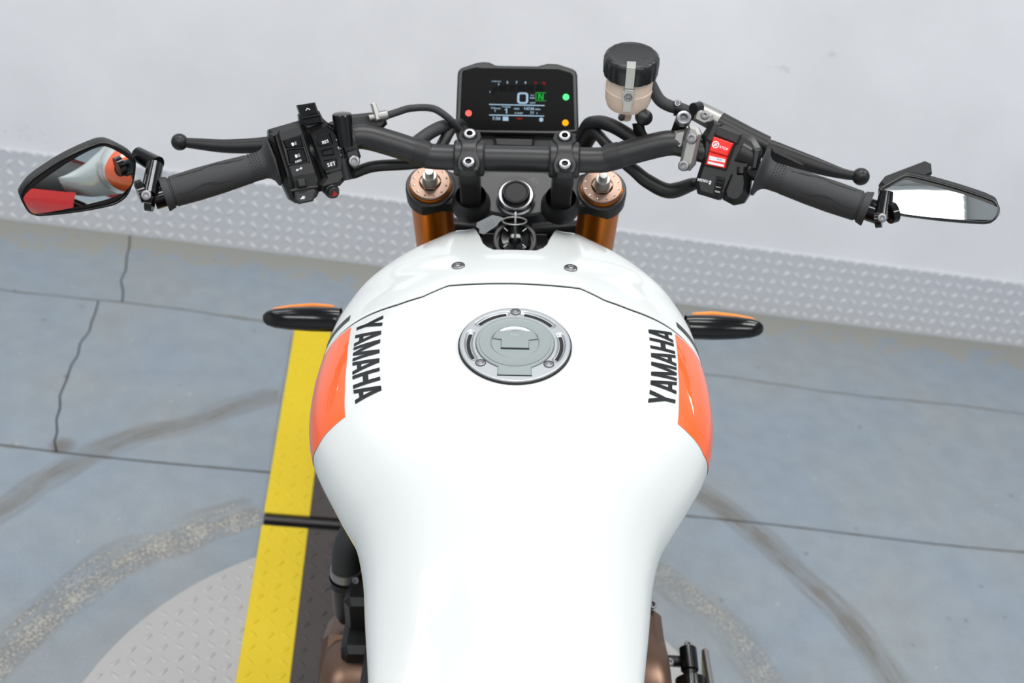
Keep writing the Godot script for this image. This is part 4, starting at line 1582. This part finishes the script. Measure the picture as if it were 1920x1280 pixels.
func mirror_unit(s: float, m: Vector3, nz: Vector3, outl: Array, glass: Array, label: String) -> Node3D:
	var t := part("bar_end_mirror", bike, label)
	var fx := mmframe(m, V(0, 1, 0).cross(nz), nz)
	var b := MB.new()
	b.xf = fx
	var shell := []
	for q in smooth2(v2(outl)):
		shell.append(q + Vector2(0, 2.0 if s < 0 else 6.0) * smoothstep(-8.0, 8.0, q.y))
	b.prism(shell, -15, -2.0, 3.5)
	put(b, "mirror_housing", "satin_black", t)
	var rim := smooth2(v2(outl))
	var path := []
	var c := Vector2.ZERO
	for q in rim:
		c += q / rim.size()
	for k in rim.size() + 2:
		var q: Vector2 = rim[k % rim.size()]
		q = c + (q - c) * 0.975
		path.append(V(q.x, q.y, -2.2))
	b = MB.new()
	b.xf = fx
	b.sweep(path, 1.7, 8, false)
	put(b, "mirror_rim", "gloss_black", t)
	var g := smooth2(v2(glass))
	c = Vector2.ZERO
	for q in g:
		c += q / g.size()
	var ring := []
	for k in g.size():
		ring.append(g[k])
	var rows := []
	var R: float = 900.0 if s < 0 else 900.0
	for i in 10:
		var f := 1.0 - i / 9.0
		var row := []
		for q in ring:
			var p: Vector2 = c + (q - c) * maxf(f * 1.035, 0.002)
			row.append(V(p.x, p.y, 1.0 - p.length_squared() / (2.0 * R)))
		rows.append(row)
	b = MB.new()
	b.xf = fx
	b.grid(rows, true, V(0, 0, -300))
	put(b, "mirror_glass", "mirror_glass", t, "mirror glass")
	return t


func mirrors() -> void:
	var l := mirror_unit(-1.0, V(-0.468, 1.09, -1.13), MIRROR_L, [-59.1, 4.5, -44.3, 18.9, -8.6, 35.5, 27.2, 45.0, 38.6, 43.3, 58.5, 26.9, 63.5, 15.8, 57.4, -6.9, 47.2, -22.6, 32.8, -28.9, -4.2, -28.5, -46.5, -23.4, -54.6, -17.7, -58.5, -5.5], [-54.5, 1.0, -40.3, 12.5, -7.1, 29.1, 18.3, 38.3, 33.5, 39.4, 49.8, 26.2, 59.4, 11.7, 55.4, -5.2, 41.3, -16.7, 3.0, -20.0, -47.8, -19.3, -53.1, -13.0], "black bar-end mirror on the left, its glass showing the white and orange tank")
	# stem: bar-end clamp, arm, pivot
	var o := G0
	var bx := (G0 - G1).normalized()
	tube([o - bx * 0.002, o + bx * 0.012], 0.0135, "bar_end_collar", "gloss_black", l, 24)
	tube([V(-0.394, 1.1015, -1.165), V(-0.3935, 1.083, -1.1270)], [0.0088, 0.0098], "stem_arm", "gloss_black", l, 18)
	tube([V(-0.392, 1.1010, -1.166), V(-0.418, 1.1050, -1.184)], [0.010, 0.0085], "pivot", "gloss_black", l, 20)
	tube([V(-0.404, 1.0885, -1.1245), V(-0.3975, 1.0895, -1.128)], 0.0122, "clamp_disc", "gloss_black", l, 24)
	tube([V(-0.3945, 1.0795, -1.118), V(-0.387, 1.0785, -1.118)], 0.0085, "clamp_foot", "gloss_black", l, 18)
	hexbolt(V(-0.3915, 1.0905, -1.1145), V(0.2, 0.45, 0.87), 0.0056, 0.003, "clamp_bolt", l)
	var r := mirror_unit(1.0, V(0.455, 1.098, -1.13), MIRROR_R, [-65.7, 1.0, -64.0, 5.8, -44.6, 20.3, -39.8, 22.4, -26.7, 21.5, 11.2, 15.0, 53.3, 4.6, 59.0, -2.4, 58.8, -10.7, 54.1, -17.3, 45.9, -19.8, 6.5, -21.4, -43.7, -20.4, -48.3, -18.6, -62.7, -5.6], [-62.5, -1.0, -41.8, 14.8, -36.2, 15.8, -27.4, 14.1, -2.6, 10.4, 23.5, 5.7, 55.5, -2.8, 57.6, -7.1, 55.8, -12.6, 48.4, -16.5, 6.4, -20.2, -44.6, -18.9, -59.7, -6.8], "black bar-end mirror on the right, its glass showing a bright white lamp")
	o = G0 * V(-1, 1, 1)
	bx = bx * V(-1, 1, 1)
	tube([o - bx * 0.002, o + bx * 0.014], 0.0125, "bar_end_collar", "gloss_black", r, 24)
	tube([V(0.3965, 1.101, -1.138), V(0.3925, 1.078, -1.121)], [0.0075, 0.0095], "stem_arm", "gloss_black", r, 18)
	tube([V(0.3985, 1.0835, -1.122), V(0.405, 1.0845, -1.124)], 0.0115, "clamp_disc", "gloss_black", r, 24)
	tube([V(0.3905, 1.0785, -1.117), V(0.3845, 1.0765, -1.119)], 0.0085, "clamp_foot", "gloss_black", r, 18)
	hexbolt(V(0.3885, 1.0835, -1.1115), V(-0.2, 0.45, 0.87), 0.005, 0.003, "clamp_bolt", r)
	# flat arm behind the right mirror
	var ab := MB.new()
	ab.xf = mmframe(V(0.423, 1.1105, -1.1600), V(0.049, 0.013, -0.008), V(0, 0.75, 0.66))
	ab.prism(v2([-29, -8, -22, -10, 24, -7, 27, 4, 22, 9, -24, 5, -31, 0]), -9, 5, 1.5)
	put(ab, "mirror_arm", "satin_black", r)
	tube([V(0.440, 1.106, -1.152), V(0.4465, 1.098, -1.145)], 0.006, "ball_joint", "cast_silver", r, 16)


const MIRROR_L := Vector3(0.50, 0.0, 0.866)
const MIRROR_R := Vector3(-0.15, 0.65, 0.74)


func cables() -> void:
	tube(curve([V(-0.149, 1.1285, -1.2500), V(-0.1395, 1.1285, -1.259), V(-0.1241, 1.1258, -1.279), V(-0.0994, 1.1263, -1.2793), V(-0.0837, 1.1188, -1.2760), V(-0.0742, 1.1077, -1.279), V(-0.065, 1.085, -1.30), V(-0.06, 1.04, -1.35), V(-0.05, 0.95, -1.37)], 8), 0.0042, "clutch_cable", "rubber", bike, 12, "black clutch cable arching off the left lever")
	tube(curve([V(-0.195, 1.072, -1.226), V(-0.1905, 1.062, -1.2363), V(-0.1659, 1.0691, -1.241), V(-0.1227, 1.0724, -1.2433), V(-0.1043, 1.0763, -1.2459), V(-0.09, 1.085, -1.2600), V(-0.078, 1.098, -1.285), V(-0.068, 1.085, -1.32), V(-0.06, 1.02, -1.36)], 8), 0.0088, "wiring_sleeve", "seat_black", bike, 16, "black wiring sleeve under the left bar", 0.75)
	var rs := []
	for k in 65:
		rs.append(lin([0, 14, 24, 40, 64], [0.0075, 0.013, 0.0122, 0.0095, 0.009], k))
	tube(curve([V(0.212, 1.060, -1.231), V(0.2068, 1.0542, -1.2431), V(0.179, 1.047, -1.2383), V(0.1538, 1.0558, -1.2442), V(0.138, 1.0659, -1.2509), V(0.1222, 1.076, -1.2577), V(0.105, 1.088, -1.275), V(0.09, 1.085, -1.31), V(0.075, 1.02, -1.36)], 8), rs, "wiring_sleeve", "seat_black", bike, 16, "creased black wiring sleeve under the right bar", 0.7)
	tube(curve([V(0.150, 1.098, -1.243), V(0.128, 1.106, -1.262), V(0.108, 1.110, -1.280), V(0.092, 1.104, -1.30), V(0.082, 1.08, -1.33), V(0.07, 1.0, -1.37)], 8), 0.0082, "throttle_harness", "seat_black", bike, 16, "black harness looping over the right fork")
	tube(curve([V(-0.116, 1.098, -1.245), V(-0.100, 1.104, -1.262), V(-0.085, 1.103, -1.282), V(-0.07, 1.09, -1.31), V(-0.06, 1.05, -1.35)], 8), 0.0078, "switch_harness", "rubber", bike, 16, "dark harness beside the display")
	for s in [-1.0, 1.0]:
		var a := BAR + V(s * 0.110, 0.0050, 0.0005)
		var d := V(s * 0.95, 0.28, 0).normalized()
		tube([a - d * 0.008, a + d * 0.008], 0.0155, "tape_wrap", "seat_black", bike, 24, "black tape band on the bar")


func signals() -> void:
	for s in [-1.0, 1.0]:
		var t := part("turn_signal", bike, "slim black turn signal with an amber lens")
		var o := V(s * 0.295, 0.785, -1.352)
		var fx := Transform3D(Basis(V(s * 0.001, 0, 0), V(0, 0.00087, -0.0005), V(0, 0.0005, 0.00087)), o)
		var rows := []
		var ctr := []
		for q in [[-58, 16, 15], [-50, 17, 17], [-20, 17.5, 17], [10, 16, 16], [32, 13.5, 14], [43, 10, 10], [48, 5.5, 6], [49.5, 0.5, 0.5]]:
			var row := []
			for k in 20:
				var a := TAU * k / 20
				var c := cos(a)
				var sn := sin(a)
				row.append(V(q[0], signf(c) * pow(absf(c), 0.6) * q[1], signf(sn) * pow(absf(sn), 0.7) * q[2] - 4))
			rows.append(row)
			ctr.append(V(q[0], 0, -4))
		var b := MB.new()
		b.xf = fx
		b.grid(rows, true, ctr)
		put(b, "signal_body", "gloss_black", t)
		b = MB.new()
		b.xf = fx
		b.prism(v2([-54, 10, -46, 19.5, -20, 21.5, 12, 18.5, 34, 14.5, 43, 8, 30, -6, -50, -6]), -19, -5, 2)
		put(b, "signal_lens", "amber_lens", t, "amber lens on the front side")
		tube([V(s * 0.24, 0.785, -1.350), V(s * 0.12, 0.79, -1.33)], 0.011, "signal_stalk", "rubber", t, 14)


func key(lean: Transform3D) -> void:
	var t := Node3D.new()
	t.name = "ignition_key"
	add_child(t)
	var o := P0 + EX * -0.062 + AX * -0.0083
	t.transform = lean * Transform3D(Basis(), o)
	tag(t, "bare metal key with a split ring and grey paper tag, standing in the ignition lock", "key")
	var fx := Transform3D(Basis(V(0, -0.5, 0.866) * 0.001, AX * 0.001, V(-0.001, 0, 0)), V(0, 0, 0))
	var b := MB.new()
	b.xf = fx
	b.prism(v2([-4, 0, 4, 0, 4, 20, 9.5, 24, 11, 34, 8, 44, -8, 44, -11, 34, -9.5, 24, -4, 20]), -1.3, 1.3, 0.4)
	put(b, "key_blade", "zinc", t)
	b = MB.new()
	var ring := []
	var rc := AX * 0.040 + V(-0.001, 0, 0.004)
	for k in 41:
		var a := TAU * k / 40
		ring.append(rc + V(cos(a), 0, 0) * 0.0140 + (V(0, 0.15, 0.98)) * sin(a) * 0.0135)
	b.sweep(ring, 0.0011, 8, false)
	put(b, "split_ring", "zinc", t, "bright split ring")
	b = MB.new()
	b.xf = mmframe(rc + V(-0.028, -0.002, 0.003), V(-0.80, -0.36, 0.25), V(0.1, 0.5, 0.85))
	b.prism(v2([-17, 2.5, -12, -3, -6, -7.5, 14, -8, 17, -4, 15, 0, 17.5, 4, 13, 8, -5, 6, -10, 3.5]), -0.4, 0.4, 0.1)
	put(b, "paper_tag", "tag_grey", t, "creased grey paper tag")
	for k in 3:
		b = MB.new()
		b.xf = mmframe(rc + V(-0.028, -0.002, 0.003), V(-0.80, -0.36, 0.25), V(0.1, 0.5, 0.85))
		b.prism(v2([-4, 3.2 - k * 2.6, 9 - k * 1.5, 3.6 - k * 2.6, 9 - k * 1.5, 3.1 - k * 2.6, -4, 2.7 - k * 2.6]), 0.4, 0.45)
		put(b, "tag_writing", "print_grey", t)


# ---------------------------------------------------------------- rest of the machine
func build_bike(lean: Transform3D) -> void:
	bike = Node3D.new()
	bike.name = "motorcycle"
	add_child(bike)
	bike.transform = lean
	tag(bike, "white naked motorcycle with orange tank panels leaning on its side stand", "motorcycle")
	tank()
	front_end()
	left_pod()
	right_pod()
	mirrors()
	cables()
	signals()
	chassis()


func wheel(z: float, R: float, r: float, called: String, label: String) -> void:
	var h := R + (r + 0.0125) / cos(LEAN)
	var w := part(called, bike, label)
	var rows := []
	for i in 17:
		var a := lerpf(-2.6, 2.6, i / 16.0)
		var row := []
		for k in 64:
			var b := TAU * k / 64
			var q := R + cos(a) * r
			row.append(V(sin(a) * r, h + cos(b) * q, z + sin(b) * q))
		rows.append(row)
	var t := MB.new()
	var ctr := V(0, h, z)
	t.grid(rows, true, ctr)
	put(t, "tyre", "tyre", w)
	var rim := MB.new()
	rim.lathe(V(-0.045, h, z), V(1, 0, 0), [Vector2(R - r * 0.86, 0), Vector2(R - r * 0.62, 0.002), Vector2(R - r * 0.62, 0.008), Vector2(R - r * 1.0, 0.02), Vector2(R - r * 1.0, 0.07), Vector2(R - r * 0.62, 0.082), Vector2(R - r * 0.62, 0.088), Vector2(R - r * 0.86, 0.09)], 48)
	for k in 10:
		var a := TAU * (k / 2) / 5 + (0.12 if k % 2 else -0.12)
		rim.sweep([ctr + V(0, cos(a), sin(a)) * 0.03, ctr + V(0, cos(a * 1.0), sin(a)) * (R - r * 0.95)], 0.011, 8)
	put(rim, "rim", "engine_bronze", w)
	lathe_part(V(-0.05, h, z), V(1, 0, 0), [Vector2(0.015, 0), Vector2(0.035, 0), Vector2(0.035, 0.1), Vector2(0.015, 0.1)], "hub", "engine_black", w, 28)
	for s in [-1.0, 1.0]:
		lathe_part(V(s * 0.066, h, z), V(1, 0, 0), [Vector2(0.10, -0.0025), Vector2(0.148, -0.0025), Vector2(0.148, 0.0025), Vector2(0.10, 0.0025)], "brake_disc", "silver", w, 48)


func chassis() -> void:
	wheel(-1.70, 0.24, 0.06, "front_wheel", "front wheel with a black tyre")
	wheel(-0.25, 0.222, 0.082, "rear_wheel", "rear wheel with a wide black tyre")
	# lower clamp, axle, mudguard, headlamp
	var lc := MB.new()
	lc.xf = Transform3D(Basis(V(0.001, 0, 0), EX * 0.001, AX * 0.001), P0 - AX * 0.20)
	lc.prism(v2([-134, -20, -60, -26, 0, -34, 60, -26, 134, -20, 134, 28, -134, 28]), -16, 16, 4)
	put(lc, "lower_clamp", "satin_black", bike, "black lower triple clamp")
	tube([P0, P0 - AX * 0.24 + EX * -0.013], 0.022, "steering_stem", "engine_black", bike, 20)
	tube([V(-0.105, 0.315, -1.70), V(0.105, 0.315, -1.70)], 0.013, "front_axle", "silver", bike, 16)
	var mg := MB.new()
	var rows := []
	for i in 19:
		var a := deg_to_rad(lerpf(-62, 60, i / 18.0))
		var row := []
		for k in 11:
			var b := deg_to_rad(lerpf(-80, 80, k / 10.0))
			var q := 0.245 + cos(b) * 0.074
			row.append(V(sin(b) * 0.074, 0.313 + cos(a) * q, -1.70 + sin(a) * q))
		rows.append(row)
	mg.grid(rows, false, V(0, 0.313, -1.70))
	put(mg, "front_mudguard", "gloss_black", bike, "black front mudguard")
	var hl := part("headlamp", bike, "round black headlamp under the display")
	lathe_part(V(0, 0.90, -1.44), V(0, -0.25, -1), [Vector2(0, -0.03), Vector2(0.05, -0.02), Vector2(0.072, 0.02), Vector2(0.075, 0.07), Vector2(0.07, 0.075)], "headlamp_shell", "black_plastic", hl, 36)
	lathe_part(V(0, 0.90, -1.44), V(0, -0.25, -1), [Vector2(0.07, 0.073), Vector2(0.06, 0.082), Vector2(0, 0.088)], "headlamp_lens", "chrome", hl, 36)
	tube([V(-0.09, 0.93, -1.36), V(0, 0.90, -1.40), V(0.09, 0.93, -1.36)], 0.012, "headlamp_bracket", "engine_black", bike, 12)
	# frame beams and radiator
	for s in [-1.0, 1.0]:
		tube(curve([V(s * 0.035, 0.90, -1.25), V(s * 0.115, 0.84, -1.12), V(s * 0.125, 0.72, -0.92), V(s * 0.115, 0.56, -0.76), V(s * 0.105, 0.42, -0.70)], 6), 0.036, "frame_beam", "satin_black", bike, 14, "black frame beam", 0.6, V(1, 0, 0))
		tube(curve([V(s * 0.10, 0.44, -0.70), V(s * 0.125, 0.38, -0.5), V(s * 0.125, 0.315, -0.25)], 6), 0.034, "swingarm", "engine_black", bike, 14, "black swingarm side", 0.6, V(1, 0, 0))
		tube(curve([V(s * 0.07, 0.70, -0.72), V(s * 0.08, 0.74, -0.4), V(s * 0.06, 0.82, 0.12)], 6), 0.016, "subframe_rail", "engine_black", bike, 12)
	var rd := MB.new()
	rd.xf = Transform3D(Basis(V(1, 0, 0), -0.3), V(0, 0.66, -1.33))
	rd.box(V(0, 0, 0), V(0.30, 0.24, 0.03), 0.006)
	put(rd, "radiator", "engine_black", bike, "black radiator")
	for k in 3:
		tube(curve([V((k - 1) * 0.085, 0.62, -1.22), V((k - 1) * 0.085, 0.48, -1.30), V((k - 1) * 0.07, 0.30, -1.27), V((k - 1) * 0.045, 0.19, -1.10), V((k - 1) * 0.03, 0.175, -0.9)], 6), 0.019, "exhaust_pipe", "engine_bronze", bike, 14, "bronze exhaust pipe")
	var ex := MB.new()
	ex.box(V(0, 0.185, -0.76), V(0.2, 0.09, 0.30), 0.02)
	put(ex, "silencer", "engine_black", bike, "black silencer box under the engine")
	engine()
	# seat, side covers, tail: seen in the left mirror
	var st := part("seat", bike, "black seat behind the tank")
	var sr := []
	for i in 15:
		var z := lerpf(-0.565, 0.10, i / 14.0)
		var y := lin([-0.565, -0.5, -0.3, -0.12, 0.0, 0.1], [0.822, 0.81, 0.812, 0.835, 0.875, 0.885], z)
		var w := lin([-0.615, -0.5, -0.3, -0.1, 0.1], [0.085, 0.105, 0.140, 0.12, 0.095], z)
		var row := []
		for k in 15:
			var a := lerpf(-1.0, 1.0, k / 14.0)
			row.append(V(a * w, y - 0.075 * pow(absf(a), 3.2), z))
		sr.append(row)
	var sm := MB.new()
	sm.grid(sr, false, V(0, 0.6, -0.25))
	put(sm, "seat_cushion", "seat_black", st)
	var sb := MB.new()
	sb.box(V(0, 0.76, -0.24), V(0.16, 0.06, 0.60), 0.02)
	put(sb, "seat_base", "seat_black", st)
	for s in [-1.0, 1.0]:
		var cr := []
		for i in 17:
			var f := i / 16.0
			var z := lerpf(-0.655, 0.22, f)
			var y0 := lin([0, 0.25, 0.6, 1.0], [0.80, 0.765, 0.79, 0.86], f)
			var y1 := lin([0, 0.15, 0.4, 0.7, 1.0], [0.66, 0.62, 0.67, 0.76, 0.845], f)
			var row := []
			for k in 9:
				var g := k / 8.0
				row.append(V(s * (lin([0, 0.4, 1.0], [0.118, 0.140, 0.07], f) + 0.022 * sin(g * PI)), lerpf(y0, y1, g), z))
			cr.append(row)
		var cm := MB.new()
		cm.grid(cr, false, V(0, 0.72, -0.25))
		put(cm, "side_cover", "red_paint", bike, "glossy red side cover under the seat")
	var tl := MB.new()
	tl.box(V(0, 0.86, 0.20), V(0.13, 0.05, 0.12), 0.02)
	put(tl, "tail_lamp", "print_red", bike, "red tail lamp")
	# side stand
	var ss := part("side_stand", bike, "black side stand propping the motorcycle on its left")
	tube([V(-0.12, 0.30, -0.86), V(-0.19, 0.16, -0.80), V(-0.262, 0.062, -0.745)], 0.013, "stand_leg", "engine_black", ss, 14)
	var sf := MB.new()
	sf.xf = Transform3D(Basis(V(0, 0, 1), -LEAN), V(-0.268, 0.0605, -0.74))
	sf.box(V(0, 0, 0), V(0.05, 0.012, 0.06), 0.004)
	put(sf, "stand_foot", "engine_black", ss)


func engine() -> void:
	var e := part("engine", bike, "dark engine with bronze covers and a black coolant hose")
	var b := MB.new()
	b.box(V(0, 0.40, -1.02), V(0.36, 0.28, 0.40), 0.04)
	put(b, "crankcase", "engine_black", e)
	b = MB.new()
	b.xf = Transform3D(Basis(V(1, 0, 0), -0.45), V(0, 0.60, -1.10))
	b.box(V(0, 0, 0), V(0.34, 0.24, 0.20), 0.02)
	put(b, "cylinder_block", "engine_black", e)
	# left side: crank cover, hose, pump
	lathe_part(V(-0.175, 0.375, -1.03), V(-1, 0.12, 0), [Vector2(0.100, 0), Vector2(0.098, 0.04), Vector2(0.090, 0.062), Vector2(0.08, 0.072), Vector2(0.055, 0.074), Vector2(0.05, 0.078), Vector2(0, 0.080)], "generator_cover", "engine_bronze", e, 40, "bronze generator cover")
	b = MB.new()
	b.xf = Transform3D(Basis(V(0, 0, -1), V(0, 1, 0), V(1, 0, 0)), V(-0.20, 0.385, -1.055))
	b.prism(v2([-0.10, -0.04, -0.06, 0.05, 0.02, 0.082, 0.075, 0.06, 0.095, -0.03, 0.04, -0.09, -0.06, -0.09]), -0.045, 0.02, 0.009)
	put(b, "cover_rim", "engine_bronze", e)
	var hose := curve([V(-0.150, 0.635, -1.155), V(-0.185, 0.622, -1.132), V(-0.205, 0.597, -1.115), V(-0.211, 0.566, -1.110), V(-0.212, 0.540, -1.108)], 6)
	tube(hose, 0.0195, "coolant_hose", "rubber", e, 22, "thick black coolant hose elbow")
	tube([V(-0.2115, 0.556, -1.109), V(-0.212, 0.544, -1.108)], 0.0212, "hose_clamp", "cast_silver", e, 28, "silver hose clamp")
	hexbolt(V(-0.197, 0.552, -1.092), V(0, 0.4, 0.9), 0.005, 0.004, "clamp_screw", e)
	lathe_part(V(-0.212, 0.536, -1.1075), V(0, -1, 0.03), [Vector2(0.0225, -0.006), Vector2(0.0235, 0.004), Vector2(0.0205, 0.008), Vector2(0.0205, 0.055), Vector2(0.016, 0.068), Vector2(0, 0.072)], "pump_pipe", "engine_black", e, 28)
	b = MB.new()
	b.box(V(-0.185, 0.505, -1.09), V(0.05, 0.09, 0.07), 0.008)
	b.box(V(-0.185, 0.45, -1.05), V(0.055, 0.10, 0.06), 0.008)
	put(b, "pump_housing", "engine_black", e)
	for q in [V(-0.203, 0.49, -1.065), V(-0.208, 0.445, -1.035), V(-0.196, 0.475, -1.03)]:
		hexbolt(q, V(-0.4, 0.5, 0.75), 0.0062, 0.004, "cover_bolt", e)
	tube(curve([V(-0.18, 0.47, -0.95), V(-0.205, 0.455, -1.00), V(-0.205, 0.40, -1.02), V(-0.20, 0.33, -1.0)], 6), 0.006, "wire", "rubber", e, 10)
	# right side: clutch cover with a window, pedal gear
	lathe_part(V(0.165, 0.42, -1.00), V(1, 0.1, 0), [Vector2(0.115, 0), Vector2(0.112, 0.03), Vector2(0.10, 0.045), Vector2(0.07, 0.05), Vector2(0.066, 0.044), Vector2(0, 0.046)], "clutch_cover", "engine_bronze", e, 44, "bronze clutch cover")
	b = MB.new()
	b.box(V(0.175, 0.505, -1.03), V(0.05, 0.05, 0.10), 0.01)
	put(b, "cover_boss", "engine_bronze", e)
	hexbolt(V(0.186, 0.535, -1.075), V(0.3, 0.7, 0.4), 0.0065, 0.006, "cover_bolt", e)
	hexbolt(V(0.205, 0.47, -0.985), V(0.4, 0.7, 0.4), 0.008, 0.006, "cover_bolt", e)
	tube([V(0.19, 0.42, -1.085), V(0.245, 0.405, -1.095)], 0.008, "link_rod", "engine_black", e, 12)
	lathe_part(V(0.249, 0.415, -1.095), V(0, -0.25, 1), [Vector2(0, -0.014), Vector2(0.012, -0.012), Vector2(0.012, 0.02), Vector2(0.0095, 0.022), Vector2(0.0095, 0.032), Vector2(0.021, 0.034), Vector2(0.021, 0.10), Vector2(0, 0.10)], "brake_switch", "gloss_black", e, 22)
	b = MB.new()
	b.xf = Transform3D(Basis(V(0, 0, 1), 0.12), V(0.279, 0.37, -1.06))
	b.box(V(0, 0, 0), V(0.010, 0.09, 0.11), 0.004)
	put(b, "heel_guard", "cast_silver", e, "grey heel guard plate")
	for q in [V(0.249, 0.425, -1.107), V(0.222, 0.418, -1.082)]:
		hexbolt(q, V(0, 1, 0.4), 0.0055, 0.004, "pedal_bolt", e)
